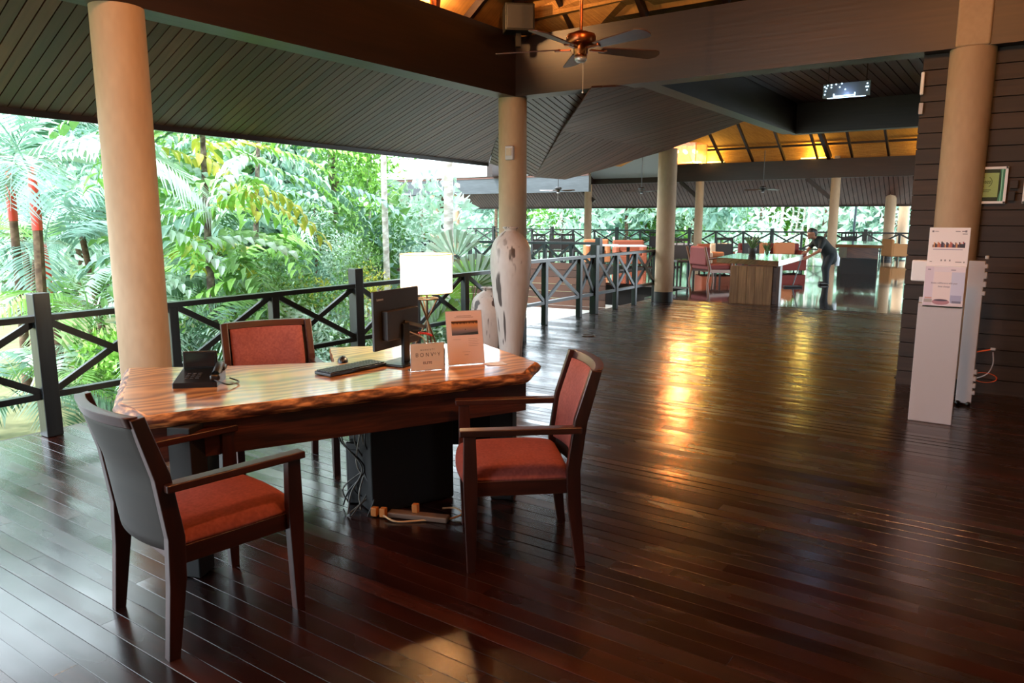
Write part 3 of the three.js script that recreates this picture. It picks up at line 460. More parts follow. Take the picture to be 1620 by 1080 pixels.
{
  const a = onY(711, 579, DY), b = onY(766, 575, DY), mid = a.clone().add(b).multiplyScalar(0.5), d = b.clone().sub(a).setY(0);
  const o = thing('desk_sign', 'tall leaning flyer in acrylic stand with a sunset photograph', 'sign', [mid.x, DY, mid.z], Math.atan2(-d.z, d.x)); const w = d.length() * 1.04, h = w * 1.42;
  const t = canvasTex(512, 728, (c, W, H) => {
    c.fillStyle = '#ead3cb'; c.fillRect(0, 0, W, H); c.fillStyle = '#8a6f66'; c.fillRect(150, 62, 210, 7); c.fillRect(120, 82, 270, 6);
    const g = c.createLinearGradient(0, 130, 0, 330); g.addColorStop(0, '#c98a55'); g.addColorStop(0.35, '#d7a06c'); g.addColorStop(0.7, '#8d7f86'); g.addColorStop(1, '#3d4a58'); c.fillStyle = g; c.fillRect(70, 130, 380, 200);
    c.fillStyle = '#4a2c16'; for (let i = 0; i < 38; i++) { const hh = 18 + (i * 37 % 23); c.fillRect(70 + i * 10, 140, 11, hh); } c.fillStyle = '#5f4838'; c.fillRect(262, 245, 10, 18); c.fillStyle = '#2f3c48'; c.beginPath(); c.moveTo(70, 330); c.lineTo(300, 300); c.lineTo(450, 290); c.lineTo(450, 330); c.fill();
    c.fillStyle = '#b9a09a'; for (let i = 0; i < 5; i++) c.fillRect(300, 385 + i * 24, 130 + (i % 2) * 20, 5); c.fillRect(80, 385, 110, 5); c.fillRect(200, 560, 120, 5); c.fillRect(230, 600, 60, 8); });
  const lean = new THREE.Group; const tilt = (g) => g.rotateX(-0.2);
  const fly = mesh('flyer', tilt(bx(w, h, 0.003, 0, h / 2 + 0.004, 0)), M.white, o); mesh('print', tilt(new THREE.PlaneGeometry(w * 0.98, h * 0.98).translate(0, h / 2 + 0.004, 0.002)), std({ map: t, roughness: 0.5 }), fly);
  mesh('holder', tilt(bx(w + 0.006, h + 0.004, 0.0025, 0, h / 2 + 0.004, 0.005)), M.acrylic, o); mesh('foot', rb(w, 0.004, 0.09, 0.001, 0, 0.002, -0.045), M.acrylic, o);
}
{ const s = thingMesh('paper', 'loose white sheet lying on the desk beside the tall flyer', 'paper', bx(0.12, 0.0015, 0.09).rotateY(0.95).translate(-2.46, DY + 0.0015, -3.42), M.white); }
{ const s = thing('marker', 'black marker stub standing between the two desk signs', 'pen', [-2.70, DY, -3.24]); mesh('barrel', cyl(0.011, 0.011, 0.075, 0, 0, 0, 14), M.plastic, s); mesh('cap', cyl(0.0125, 0.012, 0.035, 0, 0.06, 0, 14), M.plastic, s); }
// ------------------------------------------------------------------ cables and boxes under the desk
{
  const o = thing('computer_tower', 'dark computer tower standing in shade under the desk', 'computer', [-3.02, 0, -2.96], 0.4);
  mesh('case', rb(0.16, 0.36, 0.36, 0.01, 0, 0.18, 0), M.plastic, o); mesh('vent_panel', rb(0.12, 0.2, 0.006, 0.002, 0, 0.22, 0.182), M.plasticGrey, o); mesh('power_button', cyl(0.008, 0.008, 0.006, 0, 0, 0, 12).rotateX(Math.PI / 2).translate(0, 0.33, 0.182), M.whiteShiny, o);
}
{
  const r = rngOf(9), o = thing('cable_bundle', 'hanging tangle of black and pale cables under the desk', 'cable', [-2.90, 0, -2.78]);
  const mats = [M.plastic, std({ color: 0x8e8a80, roughness: 0.5 }), std({ color: 0x5d5a54, roughness: 0.5 })];
  for (let i = 0; i < 12; i++) { const x = rr(r, -0.1, 0.1), z = rr(r, -0.1, 0.06); mesh('cable', tube([[x, 0.56, z], [x + rr(r, -0.07, 0.07), 0.4, z + rr(r, -0.05, 0.05)], [rr(r, -0.06, 0.06), 0.24, rr(r, -0.05, 0.05)], [rr(r, -0.12, 0.12), 0.1, rr(r, -0.08, 0.08)], [rr(r, -0.15, 0.15), 0.008, rr(r, -0.1, 0.15)]], 0.0045, 28, 6), mats[i % 3], o); }
}
{
  const o = thing('power_strip', 'cream power strip with orange plugs and a looped flex on the floor', 'power strip', [-2.62, 0, -2.80], 0.35);
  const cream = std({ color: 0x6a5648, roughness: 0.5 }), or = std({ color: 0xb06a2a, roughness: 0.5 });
  mesh('bar', rb(0.34, 0.03, 0.06, 0.008, 0.08, 0.016, 0), cream, o); for (const x of [-0.16, -0.11]) mesh('plug', rb(0.035, 0.05, 0.035, 0.006, x, 0.03, 0.03), or, o); mesh('plug', rb(0.035, 0.05, 0.03, 0.006, 0.06, 0.055, -0.01), or, o);
  mesh('flex', tube([[-0.1, 0.02, 0.05], [-0.02, 0.008, 0.08], [0.12, 0.008, 0.03], [0.25, 0.01, -0.02], [0.3, 0.02, -0.08], [0.25, 0.03, -0.12], [0.18, 0.03, -0.1]], 0.005, 40), std({ color: 0xc09a70, roughness: 0.5 }), o);
}
// ------------------------------------------------------------------ jars
{
  const jarTex = (seed) => tex(512, 512, (u, v) => { const b = fbm(u, v, 3, 4, 4), s = fbm(u + seed, v, 32, 14, 3), q = fbm(u, v + seed, 6, 6, 3), f = fbm(u, v, 60, 60, 2); const spot = Math.max(0, Math.min(1, (s - 0.56) * 12)) * Math.max(0, Math.min(1, (q - 0.41) * 8)); return mix(mix([0.80, 0.77, 0.75], [0.66, 0.61, 0.58], b * 0.8 + f * 0.3 - 0.15), [0.20, 0.16, 0.15], spot * 0.85); });
  const tall = [[0.001, 0], [0.115, 0], [0.125, 0.02], [0.145, 0.25], [0.180, 0.55], [0.215, 0.85], [0.232, 1.08], [0.225, 1.22], [0.190, 1.33], [0.120, 1.41], [0.072, 1.445], [0.068, 1.46], [0.088, 1.475], [0.088, 1.49], [0.062, 1.49], [0.055, 1.44], [0.1, 1.36]];
  const sm = (p) => new THREE.SplineCurve(p.map((q) => new THREE.Vector2(...q))).getPoints(60);
  const p = onY(808, 565, 0);
  const a = thing('jar', 'tall white glazed jar with dark smears before the column', 'jar', [p.x, 0, p.z]);
  mesh('body', new THREE.LatheGeometry(sm(tall), 48), std({ map: jarTex(0.1), roughness: 0.45, side: THREE.DoubleSide }), a); mesh('rim', new THREE.TorusGeometry(0.078, 0.012, 12, 36).rotateX(Math.PI / 2).translate(0, 1.482, 0), std({ color: 0xb3a99f, roughness: 0.5 }), a);
  const q = ground(771, 8.55);
  const low = [[0.001, 0], [0.105, 0], [0.115, 0.02], [0.16, 0.2], [0.195, 0.42], [0.195, 0.56], [0.165, 0.67], [0.095, 0.735], [0.058, 0.755], [0.06, 0.775], [0.08, 0.79], [0.078, 0.80], [0.05, 0.795], [0.05, 0.75]];
  const b = thing('jar', 'squat pale jar half hidden by the tall smeared jar', 'jar', [q.x, 0, q.z]);
  mesh('body', new THREE.LatheGeometry(sm(low), 44), std({ map: jarTex(0.6), roughness: 0.45, side: THREE.DoubleSide }), b); mesh('rim', new THREE.TorusGeometry(0.07, 0.009, 10, 32).rotateX(Math.PI / 2).translate(0, 0.792, 0), std({ color: 0x8d8580, roughness: 0.5 }), b);
}
// ------------------------------------------------------------------ kiosk, wall items
{ const p = onY(931, 531, 0), o = thing('floor_cap', 'small round dark metal cap set in the floor beyond the jars', 'floor cap', [p.x, 0, p.z]); mesh('ring', new THREE.TorusGeometry(0.085, 0.008, 8, 32).rotateX(Math.PI / 2).translate(0, 0.004, 0), M.metal, o); mesh('lid', cyl(0.082, 0.08, 0.006, 0, 0, 0, 28), M.black, o); }
{ const p = onZ(1453, 138, ZC + 0.02), o = thing('wall_light', 'small white tube fitting at the top edge of the board wall', 'light', [p.x + 0.03, p.y, ZC + 0.0]); mesh('tube', rb(0.03, 0.2, 0.03, 0.01, 0, 0.03, 0.02), M.whiteShiny, o); mesh('mount', rb(0.035, 0.1, 0.03, 0.006, 0.005, -0.19, 0.015), M.white, o); }
{
  const zk = -6.53, a = onZ(1437, 664, zk), b = onZ(1503, 672, zk), xm = (a.x + b.x) / 2, w = 0.30;
  const o = thing('kiosk', 'slim white information stand with two printed notices before the column', 'kiosk', [xm, 0, zk - 0.06]);
  const poster1 = canvasTex(512, 480, (c, W, H) => { c.fillStyle = '#e6dfe2'; c.fillRect(0, 0, W, H); c.fillStyle = '#7a7480'; c.fillRect(30, 24, 26, 22); c.fillRect(66, 30, 50, 8); c.fillRect(330, 28, 60, 10); c.fillRect(410, 26, 40, 12); c.fillRect(450, 20, 24, 24); c.fillRect(420, 60, 60, 8);
    const cols = ['#7b5a58', '#3c3444', '#c77f4e', '#a45a60', '#48405a', '#d0935f', '#5b3a44', '#b86a58', '#2c2c38']; for (let i = 0; i < 26; i++) { c.fillStyle = cols[i * 5 % 9]; const h = 34 + (i * 29 % 41); c.fillRect(48 + i * 16, 232 - h, 17, h); } c.fillStyle = '#33303a'; c.fillRect(396, 186, 70, 46);
    c.fillStyle = '#8f89a8'; c.fillRect(60, 252, 380, 8); c.fillStyle = '#8a868e'; for (const x of [170, 220, 280]) c.fillRect(x, 380, 18, 22); c.fillRect(30, 404, 30, 10); c.fillRect(360, 404, 80, 10); c.fillRect(462, 400, 16, 18); });
  const poster2 = canvasTex(512, 460, (c, W, H) => { c.fillStyle = '#dcd2dc'; c.fillRect(0, 0, W, H); c.fillStyle = '#d2c6d6'; c.fillRect(0, 0, 110, H); c.fillStyle = '#e2d4d6'; c.fillRect(120, 60, 220, 330); c.fillStyle = '#c4c6dc'; c.fillRect(345, 60, 167, 330); c.fillStyle = '#7b7488'; c.font = 'bold 25px sans-serif'; c.textAlign = 'center'; c.fillText('Make a difference with your', W / 2, 200); c.fillText('linen change', W / 2, 240); c.fillStyle = '#8a8094'; c.fillRect(30, 28, 40, 12); c.fillRect(330, 30, 60, 10);
    c.fillStyle = '#c99a90'; c.fillRect(20, 360, 90, 16); c.fillStyle = '#a8a0a0'; c.fillRect(12, 382, 104, 40); c.fillStyle = '#b0808c'; c.beginPath(); c.ellipse(230, 412, 112, 34, 0, 0, 7); c.fill(); c.fillStyle = '#54485a'; c.beginPath(); c.ellipse(230, 392, 90, 12, 0, 0, 7); c.fill(); c.fillStyle = '#a2a4c4'; c.fillRect(350, 330, 140, 90); c.fillStyle = '#74748e'; c.fillRect(372, 396, 118, 26); });
  mesh('panel', rb(w, 0.94, 0.05, 0.004, 0, 0.47, 0.03), M.white, o).userData.label = 'plain white lower panel';
  const h2 = mesh('notice_holder', rb(w - 0.03, 0.32, 0.02, 0.003, 0.012, 1.07, 0.045).rotateX(0), M.whiteShiny, o);
  mesh('notice', new THREE.PlaneGeometry(w - 0.035, 0.30).translate(0.012, 1.075, 0.0565), std({ map: poster2, roughness: 0.4 }), h2).userData.label = 'printed notice in lilac tones with beds';
  const h1 = mesh('notice_holder', rb(w - 0.03, 0.31, 0.02, 0.003, 0.015, 1.365, 0.012), M.whiteShiny, o);
  mesh('notice', new THREE.PlaneGeometry(w - 0.035, 0.295).translate(0.015, 1.365, 0.0235), std({ map: poster1, roughness: 0.4 }), h1).userData.label = 'printed notice with a strip of photographs';
  mesh('holder_lip', bx(w - 0.03, 0.03, 0.03, 0.012, 0.925, 0.06), M.acrylic, o);
  mesh('back_board', rb(0.1, 0.82, 0.02, 0.004, -0.105, 0.57, -0.03), M.white, o); mesh('back_box', rb(0.12, 0.17, 0.08, 0.012, -0.19, 1.17, -0.28), M.whiteShiny, o);
}
{
  const o = thing('folded_screen', 'tall white board with lumpy edge leaning between column and wall', 'board', [-0.30, 0, -7.32], -0.1);
  const r = rngOf(15); mesh('board', rb(0.12, 1.22, 0.03, 0.006, 0, 0.63, 0), M.white, o); for (let i = 0; i < 9; i++) mesh('hinge', rb(0.03, 0.03 + r() * 0.03, 0.03, 0.008, 0.065, 0.12 + (i < 4 ? i * 0.06 : 0.55 + i * 0.075), 0), M.white, o); for (const x of [-0.04, 0.04]) mesh('foot', new THREE.SphereGeometry(0.02, 12, 10).translate(x, 0.02, 0.02), M.plastic, o);
}
function frame(label, x, y, w, h) {
  const o = thing('framed_certificate', label, 'frame', [x, y, ZC + 0.005]);
  const fw = 0.022; for (const s of [-1, 1]) { mesh('frame_side', rb(fw, h, 0.025, 0.003, s * (w - fw) / 2, 0, 0.012), M.whiteShiny, o); mesh('frame_rail', rb(w, fw, 0.025, 0.003, 0, s * (h - fw) / 2, 0.012), M.whiteShiny, o); }
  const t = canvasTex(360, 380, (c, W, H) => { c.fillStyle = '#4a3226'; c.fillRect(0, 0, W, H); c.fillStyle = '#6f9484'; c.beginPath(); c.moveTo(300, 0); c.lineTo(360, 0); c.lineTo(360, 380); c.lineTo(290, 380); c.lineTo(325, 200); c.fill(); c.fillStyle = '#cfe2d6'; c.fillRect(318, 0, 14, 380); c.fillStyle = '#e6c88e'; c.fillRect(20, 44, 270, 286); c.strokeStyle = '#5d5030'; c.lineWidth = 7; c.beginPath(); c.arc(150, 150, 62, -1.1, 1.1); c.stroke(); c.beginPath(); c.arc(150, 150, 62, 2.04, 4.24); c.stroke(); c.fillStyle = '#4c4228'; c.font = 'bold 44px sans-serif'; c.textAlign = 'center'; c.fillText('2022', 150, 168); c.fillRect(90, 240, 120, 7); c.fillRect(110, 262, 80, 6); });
  mesh('certificate', new THREE.PlaneGeometry(w - 0.04, h - 0.04).translate(0, 0, 0.012), std({ map: t, roughness: 0.5 }), o); mesh('glazing', bx(w - 0.04, h - 0.04, 0.002, 0, 0, 0.017), M.glass, o); mesh('backing', bx(w - 0.01, h - 0.01, 0.008, 0, 0, 0.004), M.black, o);
  return o;
}
frame('white framed gold certificate half hidden behind the column', -0.30, 1.875, 0.27, 0.32); frame('white framed certificate on the board wall, clear of the column', 0.09, 1.875, 0.27, 0.32);
{ const o = thing('picture_shelf', 'small dark bracket block between the framed certificates', 'bracket', [-0.115, 1.78, ZC + 0.02]); mesh('block', rb(0.06, 0.07, 0.03, 0.004, 0, 0.1, 0), M.wall[1], o); mesh('block', rb(0.05, 0.08, 0.03, 0.004, -0.01, 0, 0), M.wall[2], o); }
{
  const o = thing('wall_cable', 'orange and white looped data cable on the board wall beside the kiosk', 'cable', [0, 0, 0]);
  const q = (x, y) => onZ(x, y, -7.8), or = std({ color: 0xd8531a, roughness: 0.5 });
  mesh('orange_flex', tube([q(1534, 558), q(1548, 556), q(1567, 553)], 0.007, 16), or, o); mesh('connector', rb(0.04, 0.022, 0.022, 0.004, q(1571, 552).x, q(1571, 552).y, -7.8), M.white, o);
  mesh('white_flex', tube([q(1571, 557), q(1571, 575), q(1563, 590), q(1548, 597), q(1538, 598)], 0.005, 24), M.white, o);
  const c = q(1557, 597); mesh('orange_loop', new THREE.TorusGeometry(0.095, 0.006, 8, 48).scale(1, 0.46, 1).translate(c.x, c.y, -7.8), or, o);
}
// ------------------------------------------------------------------ ceiling fan, loudspeaker, lit sign panel
function ceilingFan(label, p, R, turn, rod, group, metal = M.copper) {
  const o = thing('ceiling_fan', label, 'fan', p, turn, group);
  mesh('downrod', cyl(0.012, 0.012, rod, 0, 0.1, 0, 12), metal, o);
  mesh('motor', lathe([[0.001, 0.1], [0.05, 0.1], [0.06, 0.085], [0.105, 0.08], [0.115, 0.06], [0.115, 0.02], [0.1, 0.0], [0.06, -0.005], [0.055, -0.06], [0.045, -0.085], [0.001, -0.09]], 36), metal, o);
  mesh('switch_cup', lathe([[0.001, -0.125], [0.035, -0.122], [0.048, -0.105], [0.05, -0.085], [0.001, -0.085]], 28), std({ color: 0xb0b4bc, roughness: 0.3, metalness: 0.6 }), o);
  for (let k = 0; k < 5; k++) {
    const a = k * Math.PI * 2 / 5, s = new THREE.Shape(); s.moveTo(0.17, -0.045); s.lineTo(R - 0.06, -0.075); s.quadraticCurveTo(R, -0.06, R, 0); s.quadraticCurveTo(R, 0.06, R - 0.06, 0.075); s.lineTo(0.17, 0.045); s.closePath();
    const g = metreUV(new THREE.ExtrudeGeometry(s, { depth: 0.005, bevelEnabled: true, bevelSize: 0.002, bevelThickness: 0.002, bevelSegments: 1 }).rotateX(-Math.PI / 2 - 0.22)).translate(0, -0.025, 0).rotateY(a);
    const bl = mesh('blade', g, M.fanBlade, o);
    mesh('blade_arm', merge([bar(V(0.08, -0.03, 0), V(0.2, -0.03, 0), 0.03, 0.012), bar(V(0.17, -0.028, -0.03), V(0.21, -0.028, 0.03), 0.012, 0.01)]).rotateY(a), metal, bl);
  }
  mesh('pull_chain', tube([[0.02, -0.12, 0], [0.021, -0.2, 0], [0.02, -0.34, 0]], 0.0022, 8, 6), std({ color: 0xb9b0a6, roughness: 0.4 }), o); mesh('chain_knob', new THREE.SphereGeometry(0.007, 10, 8).translate(0.02, -0.345, 0), M.whiteShiny, o);
  return o;
}
M.fanBlade = std({ map: woodTex(0x3a241d, 0x5a3a30, 0.9), roughness: 0.3 });
{ const p = ground(915, 6.0); ceilingFan('copper ceiling fan with five dark blades hanging before the beam', [p.x, 2.90, p.z], 0.68, 0.95, 2.0); }
{ const o = thing('loudspeaker', 'black loudspeaker box in the roof corner over the jar column', 'speaker', [-5.08, 3.86, -7.55], 0.75); mesh('cabinet', rb(0.34, 0.3, 0.26, 0.01, 0, 0.0, 0), M.black, o); mesh('grille', rb(0.3, 0.26, 0.01, 0.004, 0, 0, 0.132), M.plasticGrey, o); mesh('bracket', bx(0.06, 0.2, 0.06, 0, -0.2, -0.02), M.black, o); }
{
  const a = onZ(1303, 134, -10.5), b = onZ(1377, 150, -10.5), o = thing('sign_panel', 'grey hanging panel with bright dots and a lit blue-white bar', 'sign', [(a.x + b.x) / 2, (a.y + b.y) / 2, -10.5]);
  const w = Math.abs(b.x - a.x), h = Math.abs(a.y - b.y), lit = std({ color: 0xffffff, emissive: new THREE.Color(0.55, 0.8, 1), emissiveIntensity: 5 });
  mesh('plate', rb(w, h, 0.05, 0.006, 0, 0, 0), std({ color: 0x878e90, roughness: 0.35 }), o);
  mesh('light_bar', merge([bx(w * 0.44, 0.012, 0.012, -0.02, -h * 0.42, 0.028), bx(0.012, 0.035, 0.012, -0.02 - w * 0.22, -h * 0.35, 0.028), bx(0.012, 0.035, 0.012, -0.02 + w * 0.22, -h * 0.35, 0.028)]), lit, o);
  const dots = [[-.46, .3], [-.4, .38], [-.42, .2], [-.32, .4], [-.32, .22], [-.22, .42], [-.1, .44], [-.14, .2], [-.02, .02], [-.44, 0], [-.45, -.25], [.43, .3], [.41, .08], [.45, .08], [.43, -.15]];
  for (const [x, y] of dots) mesh('lamp_dot', new THREE.SphereGeometry(0.009, 10, 8).translate(x * w, y * h, 0.027), lit, o);
  for (const x of [-0.4, 0.4]) mesh('hanger', cyl(0.006, 0.006, 3.56 - (a.y + b.y) / 2 - h / 2, x * w, h / 2, 0, 8), M.metal, o);
  mesh('underside_lamp', bx(w * 0.8, 0.006, 0.03, 0, -h / 2 - 0.003, 0), lit, o);
  const l = new THREE.RectAreaLight(new THREE.Color(0.5, 0.72, 1), 14, w * 0.8, 0.04); l.position.set(0, -h / 2 - 0.012, 0); l.rotation.x = -Math.PI / 2; o.add(l);
  const l2 = new THREE.PointLight(new THREE.Color(0.4, 0.55, 1), 0.08, 0, 2); l2.position.set(0, -0.05, 0.12); l2.castShadow = true; o.add(l2);
}
// ------------------------------------------------------------------ warm lamps of the near pavilion
function pendant(label, p, I, rod, group) {
  const o = thing('pendant_lamp', label, 'lamp', p, 0, group);
  mesh('shade', lathe([[0.2, -0.14], [0.205, -0.14], [0.205, 0.14], [0.2, 0.14]], 40), phy({ color: 0xe8b070, roughness: 0.9, transmission: 0.5, thickness: 0, side: THREE.DoubleSide, emissive: new THREE.Color(1, 0.55, 0.2), emissiveIntensity: 0.6 }), o);
  mesh('bulb', new THREE.SphereGeometry(0.05, 16, 12), std({ color: 0xffffff, emissive: new THREE.Color(1, 0.68, 0.36), emissiveIntensity: 18 }), o);
  mesh('cord', cyl(0.006, 0.006, rod, 0, 0.05, 0, 8), M.plastic, o); mesh('spider', merge([bar(V(-0.2, 0.12, 0), V(0.2, 0.12, 0), 0.006, 0.006), bar(V(0, 0.12, -0.2), V(0, 0.12, 0.2), 0.006, 0.006)]), M.metal, o);
  const l = new THREE.PointLight(new THREE.Color(1, 0.41, 0.13), I, 0, 2); l.castShadow = true; l.shadow.radius = 3; o.add(l); return o;
}
pendant('warm drum pendant hanging under the thatch over the visitors', [-0.6, 4.3, -2.6], 36, 3.0, 'pendants under the thatch'); pendant('warm drum pendant hanging under the thatch beside the garden beam', [-3.1, 4.15, -1.0], 19, 1.6, 'pendants under the thatch');
{ const p = onX(690, 100, -5.40); const o = thing('beam_uplight', 'small warm lamp standing on top of the garden beam', 'lamp', [p.x, 3.79, p.z]); mesh('can', cyl(0.05, 0.06, 0.1, 0, 0, 0, 20), M.copper, o); mesh('bulb', new THREE.SphereGeometry(0.065, 16, 12).translate(0, 0.14, 0), std({ color: 0xffffff, emissive: new THREE.Color(1, 0.55, 0.22), emissiveIntensity: 480 }), o);
  const l = new THREE.PointLight(new THREE.Color(1, 0.58, 0.25), 6, 0, 2); l.position.set(0, 0.12, 0); l.castShadow = true; l.shadow.radius = 2; o.add(l); }
// ------------------------------------------------------------------ far dining hall
{
  const fz = -30.4;
  for (const [px, lb] of [[930, 'slim plastered column of the far hall beside the corner brace'], [1105, 'slim plastered column of the far hall below the chandelier'], [1318, 'slim plastered column of the far hall behind the mopping person']]) { const p = onZ(px, 349, fz); column(p.x, fz, 0.17, 3.05, lb, 'far hall columns', 0.16, 0.8); }
  { const p = onZ(1407, 349, -31.6), q = onZ(1429, 349, -33); column(p.x, -31.6, 0.19, 3.4, 'thicker pale column beyond the second table', 'porch columns beyond the hall'); column(q.x, -33, 0.19, 3.4, 'thicker pale column beside the board wall edge, farthest of the porch', 'porch columns beyond the hall'); }
  column(-5.62, -13.36, 0.175, 2.85, 'round plastered column where the passage railing ends', null, 0, 0.75, 0.19);
  for (const [px, d, lb] of [[688, 28.5, 'plastered column of the shingled wing beyond the lamp shade'], [722, 28.2, 'shaded grey post of the shingled wing beside the white trunk']]) { const p = onZ(px, 349, -23.12); column(p.x, p.z, d > 28.3 ? 0.18 : 0.13, 2.6, lb, 'columns of the shingled wing'); }
  beam('far dark beam under the yellow lit roof band', V(-17, 3.4, fz), V(3.5, 3.4, fz), 0.25, 0.7);
  beam('dark beam at the hall end running to the corner brace', V(-16.4, 3.4, fz), V(-16.4, 3.4, -22.5), 0.25, 0.7);
  // lit band and roof over the hall
  const hallRoof = struct('ceiling_hall', 'lit thatch roof of the far hall on dark rafters');
  mesh('lit_band', bx(21, 0.5, 0.06, -7, 4.0, fz - 0.12), M.thatch, hallRoof);
  const ridge = 8.6, zr = -22.3;
  mesh('thatch', slab([V(-16.6, 4.2, fz - 0.1), V(4, 4.2, fz - 0.1), V(4, ridge, zr), V(-9.5, ridge, zr)], V(0, 0.14, 0), V(0, 0.5, 1)), M.thatch, hallRoof);
  mesh('thatch', slab([V(-8.6, 3.75, -14.2), V(4, 3.75, -14.2), V(4, ridge, zr), V(-9.5, ridge, zr)], V(0, 0.14, 0), V(0, 0.5, -1)), M.thatch, hallRoof);
  mesh('gable', slab([V(4, 3.75, -14.2), V(4, 4.2, fz), V(4, ridge, zr)], V(0.1, 0, 0), V(0, 0, 1)), M.thatch, hallRoof); mesh('hip', slab([V(-8.6, 3.75, -14.2), V(-16.6, 4.2, fz - 0.1), V(-9.5, ridge, zr)], V(-0.1, 0.1, 0), V(0, 0, 1)), M.thatch, hallRoof);
  for (let x = -16.5; x < 3.6; x += 1.22) { const t = Math.min(1, (x + 16.6) / 7.1 + 0.02); mesh('rafter', bar(V(x, 3.78, fz + 0.02), V(x, 3.78 + (ridge - 3.88) * t, fz + (zr - fz) * t), 0.07, 0.12), M.beam, hallRoof); }
  mesh('purlin', bar(V(-17, 4.28, fz + 0.25), V(3.6, 4.28, fz + 0.25), 0.06, 0.08), M.beam, hallRoof); mesh('purlin', bar(V(-14.6, 5.4, fz + 2.2), V(3.6, 5.4, fz + 2.2), 0.06, 0.1), M.beam, hallRoof);
  for (const x of [-6.3, -11.4]) mesh('brace', bar(V(x, 3.8, fz + 0.1), V(x - 0.2, 5.6, fz + 3.2), 0.14, 0.2), M.beam, hallRoof);
  for (let i = 0; i < 5; i++) { // lamps along the band
    const x = -15 + i * 4.1, o = thing('cove_lamp', 'small yellow cove lamp on top of the far beam', 'lamp', [x, 3.76, fz + 0.02], 0, 'cove lamps on the far beam');
    mesh('tube', cyl(0.025, 0.025, 1.1, 0, -0.55, 0, 10).rotateZ(Math.PI / 2).translate(0, 0.05, 0), std({ color: 0xfff0c0, emissive: new THREE.Color(1, 0.75, 0.2), emissiveIntensity: 4 }), o); mesh('tray', bx(1.2, 0.02, 0.1, 0, 0.01, 0), M.beam, o);
    const l = new THREE.PointLight(new THREE.Color(1, 0.72, 0.16), 10, 0, 2); l.position.set(0, 0.16, 0.12); l.castShadow = true; l.shadow.radius = 6; o.add(l);
  }
  // far eave soffit
  const es = struct('ceiling_eave_hall', 'boarded eave soffit beyond the far hall');
  const bs = []; for (let x = -27; x < 3.4; x += 0.16) bs.push(slab([V(x, 3.06, fz - 0.13), V(x + 0.14, 3.06, fz - 0.13), V(x + 0.14, 2.06, fz - 1.5), V(x, 2.06, fz - 1.5)], V(0, 0.03, 0), V(0, -1, -1), x));
  const bm = mesh('board_field', mergeGeometries(bs), M.soffit[2], es); bm.userData = { kind: 'stuff', label: 'narrow soffit boards of the far eave' };
  mesh('backing', slab([V(-27, 3.1, fz - 0.13), V(3.4, 3.1, fz - 0.13), V(3.4, 2.1, fz - 1.5), V(-27, 2.1, fz - 1.5)], V(0, 0.2, 0), V(1, 0, 0)), M.sub, es); mesh('fascia', bx(30.4, 0.12, 0.05, -11.8, 2.06, fz - 1.52), M.beam, es);
  for (const x of [-16.2, -11.2, -6.1]) thingMesh('knee_brace', ['dark knee brace at the column beside the corner of the far hall', 'dark knee brace at the column below the chandelier', 'dark knee brace at the column behind the mopping person'][x < -15 ? 0 : x < -10 ? 1 : 2], 'brace', bar(V(x - 0.1, 2.3, fz - 0.05), V(x - 1.0, 3.05, fz - 0.05), 0.1, 0.14), M.beam, 'knee braces of the hall');
  // shingled wing on the garden side
  const wing = struct('roof_wing', 'sunlit pale shingle roof of the garden wing');
  const shing = [0xb9c2c6, 0xc6cdd0, 0xadb7bc].map((c) => std({ color: c, roughness: 0.5 }));
  for (let k = 0; k < 11; k++) { const z0 = -22.9 - k * 0.36, y0 = 3.08 + k * 0.2; mesh('shingle_course', slab([V(-31, y0, z0), V(-12.5, y0, z0), V(-12.5, y0 + 0.23, z0 - 0.4), V(-31, y0 + 0.23, z0 - 0.4)], V(0, 0.035, 0.02), V(1, 0, 0), k), shing[k % 3], wing); }
  mesh('roof_back', slab([V(-31, 5.2, -26.9), V(-12.5, 5.2, -26.9), V(-12.5, 2.3, -32), V(-31, 2.3, -32)], V(0, 0.1, 0), V(1, 0, 0)), shing[2], wing);
  mesh('roof_lining', slab([V(-31, 3.0, -22.9), V(-12.5, 3.0, -22.9), V(-12.5, 5.05, -26.9), V(-31, 5.05, -26.9)], V(0, 0.05, 0), V(1, 0, 0)), M.soffit[2], wing);
  beam('blue-grey fascia beam below the pale shingle roof', V(-31, 2.76, -23.0), V(-12.5, 2.76, -23.0), 0.16, 0.6, std({ map: woodTex(0x3a4046, 0x4a5157, 0.8), roughness: 0.5 }));
  for (const px of [688, 722]) { const p = onZ(px, 349, -23.05); thingMesh('knee_brace', px < 700 ? 'dark brace from the plastered wing column to the fascia' : 'dark brace from the grey wing post to the fascia', 'brace', bar(V(p.x - 0.1, 1.85, p.z), V(p.x - 1.3, 2.5, p.z), 0.12, 0.16), M.beam, 'knee braces of the wing'); }
  // far and middle railings with joined braces
  function farRailing(label, a, b, n, h) {
    const o = thing('railing', label, 'railing'), y0 = a.y, br = [], low = y0 + h * 0.33, tp = y0 + h;
    mesh('top_rail', bar(a.clone().setY(tp), b.clone().setY(tp), 0.09, 0.06), M.railPaint, o); mesh('bottom_rail', bar(a.clone().setY(low), b.clone().setY(low), 0.06, 0.05), M.railPaint, o);
    for (let i = 0; i <= n; i++) { const p = a.clone().lerp(b, i / n), big = i % 3 === 0; mesh('post', bx(big ? 0.13 : 0.08, big ? h + 0.14 : h, big ? 0.13 : 0.08, p.x, y0 + (big ? h + 0.14 : h) / 2, p.z), M.railPaint, o); if (i < n) { const q = a.clone().lerp(b, (i + 1) / n); br.push(bar(p.clone().setY(low), q.clone().setY(tp - 0.03), 0.04, 0.06), bar(p.clone().setY(tp - 0.03), q.clone().setY(low), 0.03, 0.06)); } }
